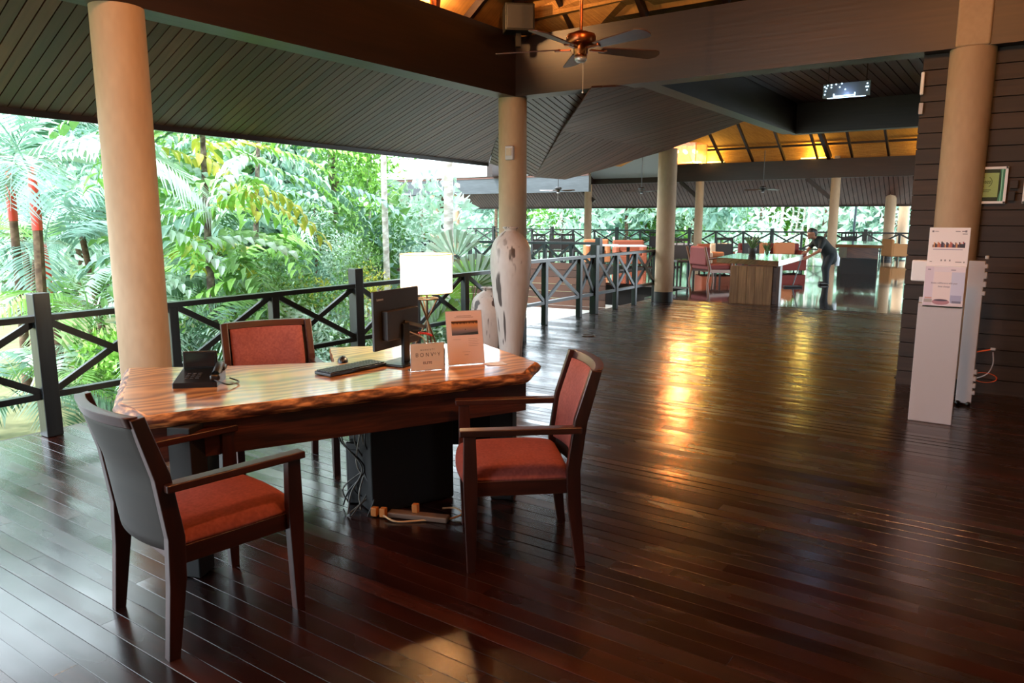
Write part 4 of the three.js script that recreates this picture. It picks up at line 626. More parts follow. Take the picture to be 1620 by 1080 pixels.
    const l = mesh('brace_lattice', mergeGeometries(br), M.railPaint, o); l.userData.kind = 'stuff';
  }
  farRailing('distant dark railing along the back of the dining hall', V(-26, 0, -31.2), V(-1.5, 0, -31.2), 21, 1.0);
  farRailing('dark crossed railing above the brown bank behind the lamp', ground(599, 20), ground(948, 17.6), 9, 0.98);
  const sk = struct('retaining_wall', 'brown boarded bank wall below the middle railing');
  const A = ground(560, 20.6), B = ground(960, 17.2), mats = [0x4a2e24, 0x553629, 0x412820].map((c) => std({ color: c, roughness: 0.7 }));
  for (let k = 0; k < 7; k++) mesh('board', bar(V(A.x, -0.58 + k * 0.17, A.z), V(B.x, -0.58 + k * 0.17, B.z), 0.05, 0.158), mats[k % 3], sk);
  const C = ground(628, 24), D = ground(705, 24); structMesh('wall_wing', 'low brown arched parapet wall of the wing', slab([V(C.x, 0, C.z), V(D.x, 0, D.z), V(D.x, 0.72, D.z), C.clone().lerp(D, 0.75).setY(0.84), C.clone().lerp(D, 0.45).setY(0.72), V(C.x, 0.45, C.z)], V(0.05, 0, -0.1), V(1, 0, 0)), mats[1]);
}
// far fans
{
  const mk = (px, py, d, lb) => { const p = onPlane(px, py, new THREE.Plane(V(-Math.sin(YAW), 0, -Math.cos(YAW)), -d)); ceilingFan(lb, [p.x, p.y, p.z], 0.62, px * 0.01, 1.2, 'fans of the far hall', M.plastic); };
  mk(883, 300, 25, 'small dark fan below the valley of the passage roof'); mk(1015, 301, 25.5, 'small dark fan beside the column where the railing ends'); mk(1207, 299, 26, 'small dark fan above the mopping person');
}
// chandelier
{
  const o = thing('chandelier', 'glowing amber box chandelier under the yellow roof', 'chandelier', [-7.08, 3.15, -18]);
  const am = phy({ color: 0xf6d0a0, roughness: 0.12, transmission: 0.85, thickness: 0, emissive: new THREE.Color(1, 0.62, 0.32), emissiveIntensity: 0.22, side: THREE.DoubleSide });
  for (let k = 0; k < 4; k++) mesh('shade_panel', bx(0.74, 0.44, 0.008, 0, 0, 0.37).rotateY(k * Math.PI / 2), am, o);
  for (let k = 0; k < 4; k++) mesh('frame_post', bx(0.02, 0.46, 0.02, 0.372, 0, 0.372).rotateY(k * Math.PI / 2), M.copper, o);
  for (const [x, z] of [[-0.2, 0.15], [0.02, 0.2], [0.22, 0.1], [-0.1, -0.2], [0.15, -0.2]]) mesh('bulb', new THREE.SphereGeometry(0.045, 14, 10).translate(x, 0.04, z), std({ color: 0xffffff, emissive: new THREE.Color(1, 0.72, 0.42), emissiveIntensity: 60 }), o);
  mesh('rod', cyl(0.012, 0.012, 3.2, 0, 0.1, 0, 8), M.copper, o); mesh('crossbar', merge([bar(V(-0.37, 0.2, 0), V(0.37, 0.2, 0), 0.02, 0.02), bar(V(0, 0.2, -0.37), V(0, 0.2, 0.37), 0.02, 0.02)]), M.copper, o);
  const l = new THREE.PointLight(new THREE.Color(1, 0.60, 0.28), 45, 0, 2); l.castShadow = true; l.shadow.radius = 8; l.position.y = -0.05; o.add(l);
}
// ------------------------------------------------------------------ hall furniture
const woodTable = [std({ map: woodTex(0x8a6440, 0xb88c5c, 1), roughness: 0.5 }), std({ map: woodTex(0x3a1f12, 0x5a3420, 1), roughness: 0.4 }), phy({ map: woodTex(0x54351f, 0x7a5232, 1), roughness: 0.12, clearcoat: 1, clearcoatRoughness: 0.05 })];
{
  const a = onY(1153, 479, 0), b = onY(1219, 482, 0), c = onY(1248, 487, 0), d = b.clone().sub(a);
  const o = thing('long_table', 'big timber block table with glossy top and flower pots', 'table', [a.x, 0, a.z], Math.atan2(-d.z, d.x)), w = d.length(), H = 0.80;
  for (let k = 0; k < 5; k++) mesh('pedestal_board', rb(w / 5 - 0.004, H - 0.1, 0.06, 0.003, w * (k + 0.5) / 5, (H - 0.1) / 2, -0.03), woodTable[0], o); mesh('pedestal_panel', rb(0.06, H - 0.1, 0.5, 0.004, w + 0.1, (H - 0.1) / 2, -0.3).rotateY(0), woodTable[1], o);
  mesh('pedestal_core', rb(w + 0.06, H - 0.12, 0.5, 0.004, w / 2 + 0.05, (H - 0.12) / 2, -0.33), woodTable[1], o);
  const q = (px, py) => o.worldToLocal(onY(px, py, H)); o.updateMatrixWorld();
  const top = [q(1134, 407), q(1232, 413), q(1271, 403), q(1168, 400)].map((p) => p.setY(H - 0.1));
  mesh('tabletop', slab([top[3], top[2], top[1], top[0]], V(0, 0.1, 0), V(1, 0, 0)), woodTable[2], o);
  const vp = onY(1213, 408, H); const vase = thing('potted_plant', 'glass jar with green sprigs on the big timber table', 'plant', [vp.x, H, vp.z]);
  mesh('glass_jar', lathe([[0.001, 0], [0.05, 0], [0.055, 0.02], [0.055, 0.14], [0.05, 0.14], [0.05, 0.02], [0.001, 0.015]], 20), M.glass, vase);
  const r = rngOf(4); for (let i = 0; i < 9; i++) { const an = r() * 6.3, h = rr(r, 0.2, 0.34); mesh('sprig', limb([V(0, 0.03, 0), V(Math.cos(an) * 0.03, h * 0.6, Math.sin(an) * 0.03), V(Math.cos(an) * 0.1, h, Math.sin(an) * 0.1)], [0.006, 0.018, 0.003], 5), std({ color: 0x4c6a34, roughness: 0.7 }), vase); }
  const v2 = onY(1190, 402, H); const pot = thing('potted_plant', 'small dark pot with a spiky plant on the big timber table', 'plant', [v2.x, H, v2.z]);
  mesh('pot', lathe([[0.001, 0], [0.07, 0], [0.09, 0.13], [0.08, 0.13], [0.001, 0.1]], 20), M.black, pot); for (let i = 0; i < 12; i++) { const an = i * 0.55, h = rr(r, 0.28, 0.45); mesh('leaf', limb([V(0, 0.1, 0), V(Math.cos(an) * 0.08, h * 0.7, Math.sin(an) * 0.08), V(Math.cos(an) * 0.2, h, Math.sin(an) * 0.2)], [0.008, 0.02, 0.002], 4), std({ color: 0x3f5a2c, roughness: 0.6 }), pot); }
}
{
  const o0 = onY(1330, 434, 0), o = thing('counter_table', 'second block table with white top and dark boxes, behind the mopping person', 'table', [0, 0, 0]);
  const H = 0.86, q = (px, py, h) => onY(px, py, h); const t = [q(1322, 386, H), q(1398, 388, H), q(1392, 382, H), q(1332, 380.5, H)];
  mesh('tabletop', slab([t[3], t[2], t[1], t[0]], V(0, -0.08, 0), V(1, 0, 0)), woodTable[2], o);
  const a = q(1338, 424, 0), b = q(1388, 425, 0), back = V(-0.35, 0, -0.6); mesh('pedestal', slab([a, b, b.clone().add(back), a.clone().add(back)], V(0, H - 0.08, 0), V(1, 0, 0)), woodTable[1], o);
  const a2 = q(1330, 432, 0), b2 = q(1386, 434, 0); mesh('lower_box', slab([a2, b2, b2.clone().add(V(-0.2, 0, -0.5)), a2.clone().add(V(-0.2, 0, -0.5))], V(0, 0.42, 0), V(1, 0, 0)), M.darkLeg, o);
}
// easy chair and sofas
const redSeat = M.fabric, amber = std({ map: woodTex(0x5a3018, 0x84502c, 1), roughness: 0.35 });
function easyChair(label, p, turn, w, cushion, group) {
  const o = thing('easy_chair', label, 'chair', [p.x, 0, p.z], turn, group), h = w / 2;
  for (const s of [-1, 1]) { mesh('leg', limb([V(s * h, 0, 0.34), V(s * h, 0.3, 0.3), V(s * h, 0.6, 0.3)], [0.025, 0.035, 0.03], 8), amber, o); mesh('leg', limb([V(s * h, 0, -0.36), V(s * h, 0.35, -0.3), V(s * h, 0.88, -0.46)], [0.025, 0.035, 0.028], 8), amber, o); mesh('armrest', limb([V(s * h, 0.62, 0.36), V(s * h, 0.64, 0), V(s * h, 0.6, -0.36)], [0.03, 0.035, 0.03], 8), amber, o); mesh('side_rail', bar(V(s * h, 0.28, 0.34), V(s * h, 0.3, -0.32), 0.03, 0.08), amber, o); }
  mesh('front_rail', bar(V(-h, 0.27, 0.32), V(h, 0.27, 0.32), 0.03, 0.09), amber, o);
  mesh('seat', rb(w - 0.05, 0.14, 0.66, 0.05, 0, 0.39, 0), cushion, o); mesh('backrest', rb(w - 0.06, 0.46, 0.13, 0.05, 0, 0.66, -0.34), cushion, o); return o;
}
const cushionMats = [std({ color: 0x8a4a34, roughness: 0.85 }), std({ color: 0xb0714a, roughness: 0.85 }), std({ color: 0xc9b8a0, roughness: 0.85 }), std({ color: 0x6b2a26, roughness: 0.85 })];
{
  const p = onY(1124, 446, 0); easyChair('curved amber wood easy chair beside the big timber table', p, 2.5, 0.8, cushionMats[3]);
  const c1 = onY(1108, 400, 0.5); thingMesh('cushion', 'pale patterned cushion on the easy chair beside the timber table', 'cushion', rb(0.34, 0.3, 0.12, 0.05).rotateY(0.6).translate(p.x - 0.12, 0.6, p.z + 0.08), cushionMats[2]); thingMesh('cushion', 'orange cushion on the easy chair beside the timber table', 'cushion', rb(0.34, 0.3, 0.12, 0.05).rotateY(0.3).translate(p.x + 0.1, 0.6, p.z - 0.1), cushionMats[1]);
}
function sofa(label, px0, px1, d, mat, group) {
  const a = ground(px0, d), b = ground(px1, d), w = a.distanceTo(b), o = thing('sofa', label, 'sofa', [(a.x + b.x) / 2, 0, (a.z + b.z) / 2], YAW, group);
  mesh('base', rb(w, 0.28, 0.8, 0.03, 0, 0.2, 0), mat, o); mesh('backrest', rb(w, 0.5, 0.2, 0.06, 0, 0.58, -0.3), mat, o); for (const s of [-1, 1]) mesh('armrest', rb(0.16, 0.34, 0.8, 0.05, s * (w / 2 - 0.08), 0.46, 0), mat, o);
  const n = Math.max(1, Math.round(w / 0.8)); for (let i = 0; i < n; i++) mesh('seat_cushion', rb((w - 0.34) / n - 0.02, 0.14, 0.6, 0.04, -w / 2 + 0.17 + (i + 0.5) * (w - 0.34) / n, 0.41, 0.06), mat, o); for (const s of [-1, 1]) for (const z of [-0.3, 0.3]) mesh('leg', cyl(0.02, 0.03, 0.07, s * (w / 2 - 0.1), 0, z, 8), M.darkLeg, o); return o;
}
sofa('long dark red sofa behind the big timber table', 1175, 1272, 22, cushionMats[3], null); sofa('short dark red sofa behind the easy chair', 1108, 1160, 21.5, cushionMats[0], null); sofa('orange sofa below the distant corner column', 925, 965, 26, cushionMats[1], null); sofa('rust orange sofa left of the passage-end column, before a white table', 972, 1022, 25, cushionMats[0], null);
for (const [px, d, m, lb] of [[1243, 21.9, 1, 'tan cushion on the long dark red sofa'], [1200, 21.9, 1, 'orange cushion on the long dark red sofa near the spiky plant'], [1142, 21.4, 2, 'pale cushion on the short red sofa']]) { const p = ground(px, d); thingMesh('cushion', lb, 'cushion', rb(0.62, 0.36, 0.14, 0.06).rotateY(YAW).translate(p.x, 0.68, p.z), cushionMats[m]); }
function diningChair(label, px, d, turn, group) {
  const p = ground(px, d), o = thing('dining_chair', label, 'chair', [p.x, 0, p.z], turn, group);
  for (const [x, z] of [[-0.22, 0.22], [0.22, 0.22]]) mesh('leg', bx(0.04, 0.45, 0.04, x, 0.225, z), M.darkLeg, o); for (const x of [-0.22, 0.22]) mesh('leg', bar(V(x, 0, -0.2), V(x, 1.02, -0.27), 0.04, 0.045), M.darkLeg, o);
  mesh('seat', rb(0.48, 0.06, 0.48, 0.015, 0, 0.46, 0), M.chairBack, o); mesh('top_rail', bx(0.48, 0.07, 0.03, 0, 1.0, -0.27), M.darkLeg, o); mesh('back_panel', bx(0.42, 0.36, 0.02, 0, 0.68, -0.245), M.chairBack, o); for (const x of [-0.1, 0.1]) mesh('back_slat', bx(0.025, 0.14, 0.02, x, 0.92, -0.262), M.darkLeg, o); return o;
}
[[1083, 19.5, 0.6, 'black dining chair beside the passage-end column'], [1063, 22, 1.2, 'black dining chair beyond the passage-end column, half hidden'], [1152, 20.6, 0.5, 'black dining chair behind the easy chair with an open top rail'], [1196, 20.8, 0.6, 'black dining chair behind the spiky potted plant'], [858, 25, 0.9, 'black dining chair in the garden wing beside the tall post'], [880, 25.6, 0.4, 'black dining chair in the garden wing, second from the tall post'], [902, 25.2, 0.7, 'black dining chair in the garden wing, third from the tall post'], [1354, 29, 0.6, 'black dining chair beyond the second table'], [1345, 28, 0.2, 'black dining chair beyond the second table, nearer the column'], [1382, 29, 0.8, 'black dining chair beyond the second table, near the porch columns'], [1040, 29, 0.5, 'black dining chair far back between hall columns']].forEach(([px, d, t, lb]) => diningChair(lb, px, d, YAW + t - 0.5, 'dining chairs of the far hall'));
{ const p = ground(1420, 27), o = thing('lounge_chair', 'tan upholstered lounge chair beside the board wall edge', 'chair', [p.x, 0, p.z], 2.2); const tan = std({ color: 0x9a6a3c, roughness: 0.8 }); mesh('shell', rb(0.72, 0.62, 0.12, 0.05, 0, 0.5, -0.28), tan, o); mesh('seat', rb(0.7, 0.16, 0.6, 0.05, 0, 0.36, 0.05), tan, o); for (const s of [-1, 1]) { mesh('side', rb(0.1, 0.45, 0.6, 0.04, s * 0.32, 0.42, 0.02), tan, o); for (const z of [-0.25, 0.28]) mesh('leg', cyl(0.018, 0.025, 0.26, s * 0.28, 0, z, 8), M.metal, o); } }
for (const [px, d, lb] of [[955, 23, 'white dining table before the orange sofa'], [995, 22.5, 'white dining table before the rust orange sofa'], [1068, 24, 'white dining table between black chairs beyond the column']]) { const p = ground(px, d), o = thing('dining_table', lb, 'table', [p.x, 0, p.z], YAW); mesh('tabletop', rb(1.0, 0.04, 0.8, 0.01, 0, 0.74, 0), M.white, o); mesh('pedestal', cyl(0.05, 0.05, 0.72, 0, 0, 0, 14), M.darkLeg, o); mesh('foot', cyl(0.25, 0.22, 0.03, 0, 0, 0, 20), M.darkLeg, o); }
{ const p = ground(1352, 30.5), o = thing('pipe_stand', 'tall dark bent pipe behind the second table', 'pipe', [p.x, 0, p.z], YAW); mesh('pipe', tube([[0, 0, 0], [0, 1.2, 0], [0, 2.15, 0], [-0.1, 2.35, 0], [-0.5, 2.38, 0]], 0.045, 30, 10), std({ color: 0x24323c, roughness: 0.4 }), o); mesh('foot', cyl(0.14, 0.12, 0.04, 0, 0, 0, 16), M.darkLeg, o); }
// ------------------------------------------------------------------ the person mopping
{
  const foot = onY(1302, 450, 0), o = thing('person', 'person in dark clothes bending forward to mop the glossy floor', 'person', [foot.x, 0, foot.z], YAW + 0.12); o.scale.setScalar(0.9);
  // local axes: -x is the way the person faces, y up
  const sd = (p, bones, k) => { let s = 9; for (const [a, b, ra, rb_] of bones) { const ab = b.clone().sub(a), t = Math.max(0, Math.min(1, p.clone().sub(a).dot(ab) / ab.lengthSq())); const d = p.distanceTo(a.clone().addScaledVector(ab, t)) - (ra + (rb_ - ra) * t); const h = Math.max(k - Math.abs(s - d), 0) / k; s = Math.min(s, d) - h * h * k * 0.25; } return s; };
  function field(bones, k, lo, hi, cell) {
    const size = Math.max(hi.x - lo.x, hi.y - lo.y, hi.z - lo.z), res = Math.ceil(size / cell), mc = new MarchingCubes(res, new THREE.MeshBasicMaterial(), false, false, 60000), c = lo.clone().add(hi).multiplyScalar(0.5);
    mc.isolation = 0; const hs = res / 2; const p = V(0, 0, 0);
    for (let z = 0; z < res; z++) for (let y = 0; y < res; y++) for (let x = 0; x < res; x++) { p.set((x - hs) / hs, (y - hs) / hs, (z - hs) / hs).multiplyScalar(size / 2).add(c); mc.field[z * res * res + y * res + x] = -sd(p, bones, k); }
    mc.update(); const g = new THREE.BufferGeometry(), n = mc.count; const P = new Float32Array(mc.positionArray.slice(0, n * 3)); for (let i = 0; i < n; i++) { P[3 * i] = P[3 * i] * size / 2 + c.x; P[3 * i + 1] = P[3 * i + 1] * size / 2 + c.y; P[3 * i + 2] = P[3 * i + 2] * size / 2 + c.z; }
    g.setAttribute('position', new THREE.BufferAttribute(P, 3)); g.setAttribute('normal', new THREE.BufferAttribute(new Float32Array(mc.normalArray.slice(0, n * 3)), 3)); g.setAttribute('uv', new THREE.BufferAttribute(new Float32Array(n * 2), 2)); return g;
  }
  const hip = V(0.13, 0.83, 0), chest = V(-0.16, 1.13, 0), neck = V(-0.30, 1.23, 0), head = V(-0.40, 1.30, 0);
  const hl = V(0.12, 0.80, 0.09), hr = V(0.14, 0.80, -0.09), kl = V(0.0, 0.45, 0.10), kr = V(0.08, 0.44, -0.10), al = V(0.02, 0.08, 0.11), ar = V(0.12, 0.08, -0.11);
  const sl = V(-0.20, 1.16, 0.18), sr = V(-0.20, 1.16, -0.18), el = V(-0.30, 0.90, 0.24), er = V(-0.36, 0.92, -0.2), wl = V(-0.52, 0.74, 0.10), wr = V(-0.50, 0.86, -0.04);
  const hand = (w, up) => { const b = [[w, w.clone().add(V(-0.05, -0.03, 0)), 0.03, 0.036]]; for (let i = 0; i < 4; i++) { const k = w.clone().add(V(-0.075, -0.035 + 0.02 * (i - 1.5) * up, 0.012)); b.push([k, k.clone().add(V(-0.03, -0.012, -0.03)), 0.0095, 0.009], [k.clone().add(V(-0.03, -0.012, -0.03)), k.clone().add(V(-0.012, -0.014, -0.052)), 0.009, 0.008]); } b.push([w.clone().add(V(-0.03, 0.01, 0.02)), w.clone().add(V(-0.075, 0.02, -0.02)), 0.011, 0.009]); return b; };
  const skin = [[hip, chest, 0.13, 0.12], [chest, neck, 0.1, 0.055], [neck, head, 0.055, 0.06], [head, head.clone().add(V(-0.02, 0.05, 0)), 0.085, 0.1], [head.clone().add(V(-0.06, -0.03, 0)), head.clone().add(V(-0.075, -0.06, 0)), 0.055, 0.04], [head.clone().add(V(-0.1, 0.01, 0)), head.clone().add(V(-0.125, -0.012, 0)), 0.016, 0.014], [head.clone().add(V(0.01, 0.02, 0.09)), head.clone().add(V(0.0, 0.05, 0.1)), 0.02, 0.018], [head.clone().add(V(0.01, 0.02, -0.09)), head.clone().add(V(0.0, 0.05, -0.1)), 0.02, 0.018],
    [sl, el, 0.055, 0.042], [el, wl, 0.042, 0.028], [sr, er, 0.055, 0.042], [er, wr, 0.042, 0.028], [hl, kl, 0.09, 0.06], [kl, al, 0.055, 0.038], [hr, kr, 0.09, 0.06], [kr, ar, 0.055, 0.038], ...hand(wl, 1), ...hand(wr, 1)];
  const skinM = std({ color: 0x8a5a42, roughness: 0.6 });
  mesh('body', field(skin, 0.02, V(-0.68, 0.0, -0.5), V(0.4, 1.55, 0.5), 0.0125), skinM, o);
  const shirt = [[hip, chest, 0.155, 0.15], [V(0.13, 0.83, 0.05), V(-0.16, 1.13, 0.09), 0.13, 0.12], [V(0.13, 0.83, -0.05), V(-0.16, 1.13, -0.09), 0.13, 0.12], [chest, neck, 0.13, 0.06], [sl, sl.clone().lerp(el, 0.65), 0.075, 0.062], [sr, sr.clone().lerp(er, 0.65), 0.075, 0.062], [hip, V(0.16, 0.68, 0), 0.16, 0.165]];
  mesh('shirt', field(shirt, 0.06, V(-0.6, 0.4, -0.4), V(0.42, 1.4, 0.4), 0.016), std({ color: 0x0e1312, roughness: 0.85 }), o).userData.label = 'dark green-black shirt';
  const trousers = [[hl, kl, 0.115, 0.082], [kl, al, 0.08, 0.066], [hr, kr, 0.115, 0.082], [kr, ar, 0.08, 0.066]];
  mesh('trousers', field(trousers, 0.05, V(-0.4, 0.0, -0.4), V(0.45, 0.95, 0.4), 0.015), std({ color: 0x0c131a, roughness: 0.85 }), o).userData.label = 'dark navy trousers';
  mesh('hair', field([[head.clone().add(V(0.035, 0.07, 0)), head.clone().add(V(-0.02, 0.1, 0)), 0.1, 0.095], [head.clone().add(V(0.06, 0.02, 0)), head.clone().add(V(0.05, 0.08, 0)), 0.07, 0.08]], 0.04, V(-0.62, 1.12, -0.25), V(-0.1, 1.62, 0.25), 0.012), std({ color: 0x0f1213, roughness: 0.55 }), o);
  for (const a of [al, ar]) mesh('shoe', rb(0.27, 0.075, 0.1, 0.035, a.x - 0.06, 0.038, a.z), M.black, o);
  const cl = mesh('cloth', limb([V(0.27, 0.86, 0.05), V(0.31, 0.7, 0.06), V(0.32, 0.5, 0.06)], [0.03, 0.07, 0.055], 8), std({ color: 0xc9ced6, roughness: 0.9 }), o); cl.userData.label = 'white cloth hanging from the back pocket';
  o.updateMatrixWorld();
  const end = onY(1254, 453, 0.02), A = o.localToWorld(wr.clone().add(V(-0.08, -0.03, -0.03))), B = o.localToWorld(wl.clone().add(V(-0.08, -0.04, -0.03)));
  const m = thing('mop', 'long dark handled mop held by the bending person', 'mop', [end.x, 0, end.z]), up = A.clone().sub(end), topEnd = A.clone().addScaledVector(up.clone().normalize(), 0.25);
  mesh('handle', limb([V(0, 0.05, 0), topEnd.clone().sub(V(end.x, 0, end.z))], [0.014, 0.014], 8), std({ color: 0x22303a, roughness: 0.4 }), m); mesh('head', rb(0.42, 0.04, 0.14, 0.018, 0, 0.022, 0).rotateY(YAW), std({ color: 0x2a2c30, roughness: 0.9 }), m);
}
// ------------------------------------------------------------------ garden
const leafMat = (c, rough = 0.5, tr = 0.35) => phy({ color: c, roughness: rough, transmission: tr, thickness: 0, side: THREE.DoubleSide });
const LEAF = { lime: leafMat(0x90c855), green: leafMat(0x6a9a4a), deep: leafMat(0x3d6a48), blue: leafMat(0x86ad9f, 0.38), pale: leafMat(0xbcd8c8, 0.38), yellow: leafMat(0xc8c850), red: leafMat(0xb8473a) };
const GY = -0.65;
function leafInto(buf, base, dir, up, len, wid, fold = 0.18, curl = 0.15, fine = false) { // pointed leaf, four triangles folded along the rib
  const side = dir.clone().cross(up).normalize(), n = side.clone().cross(dir).normalize();
  const m = base.clone().addScaledVector(dir, len * 0.45).addScaledVector(n, len * 0.05), t = base.clone().addScaledVector(dir, len).addScaledVector(n, -len * curl);
  const l = m.clone().addScaledVector(side, wid / 2).addScaledVector(n, wid * fold), r = m.clone().addScaledVector(side, -wid / 2).addScaledVector(n, wid * fold);
  const tri = (a, b, c) => buf.push(a.x, a.y, a.z, b.x, b.y, b.z, c.x, c.y, c.z);
  if (!fine) { tri(base, m, l); tri(l, m, t); tri(base, r, m); tri(r, t, m); return; }
  const m2 = m.clone().lerp(t, 0.55).addScaledVector(n, len * 0.03), m0 = base.clone().lerp(m, 0.4), e = (c, w) => [c.clone().addScaledVector(side, w / 2).addScaledVector(n, w * fold), c.clone().addScaledVector(side, -w / 2).addScaledVector(n, w * fold)];
  const [a1, b1] = e(m0, wid * 0.8), [a2, b2] = e(m, wid), [a3, b3] = e(m2, wid * 0.62);
  tri(base, m0, a1); tri(a1, m0, m); tri(a1, m, a2); tri(a2, m, m2); tri(a2, m2, a3); tri(a3, m2, t); tri(base, b1, m0); tri(b1, m, m0); tri(b1, b2, m); tri(b2, m2, m); tri(b2, b3, m2); tri(b3, t, m2);
}
function bufGeo(buf) { const g = new THREE.BufferGeometry(); g.setAttribute('position', new THREE.Float32BufferAttribute(buf, 3)); g.setAttribute('uv', new THREE.Float32BufferAttribute(new Float32Array(buf.length / 3 * 2), 2)); g.computeVertexNormals(); return g; }
// palm frond: arching rachis, drooping leaflets; grows along +x from the origin
function frondGeo(seed, len, pairs, ll, lw, rise, droop) {
  const r = rngOf(seed), buf = [], at = (t) => V(len * (t - 0.18 * t * t * t), len * (rise * t - droop * t * t), 0);
  for (let i = 0; i < 10; i++) { const a = at(i / 10), b = at((i + 1) / 10), w = 0.012 * (1.1 - i / 10); buf.push(a.x, a.y, -w, b.x, b.y, -w, b.x, b.y, w, a.x, a.y, -w, b.x, b.y, w, a.x, a.y, w, a.x, a.y - w, 0, b.x, b.y - w, 0, b.x, b.y, w); }
  for (let i = 0; i < pairs; i++) {
    const t = 0.14 + 0.86 * i / pairs, p = at(t), d = at(Math.min(1, t + 0.02)).sub(at(t - 0.02)).normalize(), s = Math.sin(Math.PI * Math.min(1, 0.18 + t * 0.82)), L = ll * (0.45 + 0.75 * s);
    for (const sd of [-1, 1]) {
      const out = d.clone().multiplyScalar(0.55).add(V(0, 0.12 - rr(r, 0, 0.2), sd * 0.85)).normalize(), tip = p.clone().addScaledVector(out, L).add(V(0, -L * rr(r, 0.25, 0.5), 0)), m = p.clone().addScaledVector(out, L * 0.5).add(V(0, -L * 0.06, 0)), w = d.clone().multiplyScalar(lw / 2);
      const a = p.clone(), l = m.clone().add(w), q = m.clone().sub(w); buf.push(a.x, a.y, a.z, q.x, q.y, q.z, l.x, l.y, l.z, l.x, l.y, l.z, q.x, q.y, q.z, tip.x, tip.y, tip.z);
    }
  }
  return bufGeo(buf);
}
const FROND = [frondGeo(1, 1.9, 34, 0.55, 0.045, 0.75, 0.85), frondGeo(2, 2.2, 38, 0.6, 0.05, 0.55, 0.8), frondGeo(3, 1.6, 30, 0.5, 0.045, 0.95, 0.9), frondGeo(4, 1.8, 26, 0.5, 0.07, 0.3, 0.6)];
function clumpGeo(seed, n, R, len, wid, squash = 0.8) {
  const r = rngOf(seed), buf = [];
  for (let i = 0; i < n; i++) { const a = r() * 6.283, c = r() * 2 - 1, s = Math.sqrt(1 - c * c), rad = R * Math.pow(r(), 0.4); const p = V(Math.cos(a) * s * rad, c * rad * squash, Math.sin(a) * s * rad); const d = V(rr(r, -1, 1), rr(r, -0.9, 0.5), rr(r, -1, 1)).add(p.clone().multiplyScalar(0.6 / R)).normalize(); leafInto(buf, p, d, V(rr(r, -0.6, 0.6), 1, rr(r, -0.6, 0.6)).normalize(), len * rr(r, 0.6, 1.25), wid * rr(r, 0.7, 1.2)); }
  return bufGeo(buf);
}
const CLUMP = [clumpGeo(11, 420, 1.0, 0.30, 0.12), clumpGeo(12, 420, 1.0, 0.24, 0.10), clumpGeo(13, 360, 1.0, 0.36, 0.15), clumpGeo(14, 500, 1.0, 0.2, 0.07)];
// leafy twig hanging: large alternate leaves along a drooping stem, along +x
function twigGeo(seed, len, n, ll, lw, droop) { const r = rngOf(seed), buf = []; for (let i = 0; i < n; i++) { const t = (i + 1) / n, p = V(len * t, -droop * len * t * t, 0), sd = i % 2 ? 1 : -1; leafInto(buf, p, V(0.6, -0.35 - 0.4 * r(), sd * rr(r, 0.5, 1)).normalize(), V(rr(r, -0.3, 0.3), 1, 0).normalize(), ll * rr(r, 0.7, 1.2), lw * rr(r, 0.8, 1.2), 0.18, 0.2, true); } for (let i = 0; i < 6; i++) { const f = (t) => V(len * t, -droop * len * t * t, 0), a = f(i / 6), b = f((i + 1) / 6); buf.push(a.x, a.y, -0.006, b.x, b.y, -0.006, b.x, b.y, 0.006, a.x, a.y, -0.006, b.x, b.y, 0.006, a.x, a.y, 0.006); } return bufGeo(buf); }
const TWIG = [twigGeo(21, 1.1, 18, 0.26, 0.10, 0.5), twigGeo(22, 1.0, 16, 0.22, 0.11, 0.35), twigGeo(23, 0.9, 22, 0.18, 0.06, 0.4)];
const barkM = (a, b) => std({ map: tex(128, 256, (u, v) => { const g = fbm(u, v, 8, 6, 4); return mix(hex(a), hex(b), Math.min(1, Math.max(0, (g - 0.3) * 2.2))); }, true, [2, 1]), roughness: 0.85 });
const BARK = { dark: barkM(0x3a2c26, 0x8a8478), pale: barkM(0x9a948a, 0xe0e2de), red: std({ color: 0xc23a26, roughness: 0.35 }), green: std({ color: 0x6a8a48, roughness: 0.5 }), brown: barkM(0x4a3426, 0x7a6450) };
const gr = rngOf(303);
function palm(label, px, d, trunkH, nF, mats, scale, opts = {}) {
  const p = ground(px, d, GY), o = thing(opts.name ?? 'palm', label, 'palm', [p.x, GY, p.z], gr() * 6.28, opts.group), lean = V(rr(gr, -0.12, 0.12), 1, rr(gr, -0.12, 0.12)).normalize();
  const top = lean.clone().multiplyScalar(trunkH / lean.y);
  if (trunkH > 0.4) mesh('trunk', limb([V(0, -0.1, 0), top.clone().multiplyScalar(0.5).add(V(rr(gr, -0.05, 0.05), 0, 0)), top], [0.065, 0.055, 0.05], 10), opts.trunk ?? BARK.brown, o);
  if (opts.shaft) mesh('crownshaft', limb([top.clone(), top.clone().add(V(0, 0.35, 0)), top.clone().add(V(0, 0.7, 0))], [0.055, 0.06, 0.03], 10), BARK.red, o).userData.label = 'bright red crownshaft';
  const cy = top.clone().add(V(0, opts.shaft ? 0.6 : 0, 0));
  for (let i = 0; i < nF; i++) { const f = mesh('frond', FROND[Math.floor(gr() * FROND.length)], mats[Math.floor(gr() * mats.length)], o); f.position.copy(cy); f.rotation.set(0, i * 2.4 + rr(gr, -0.3, 0.3), rr(gr, -0.25, 0.55)); f.rotation.order = 'YZX'; f.scale.setScalar(scale * rr(gr, 0.8, 1.15)); }
  return o;
}
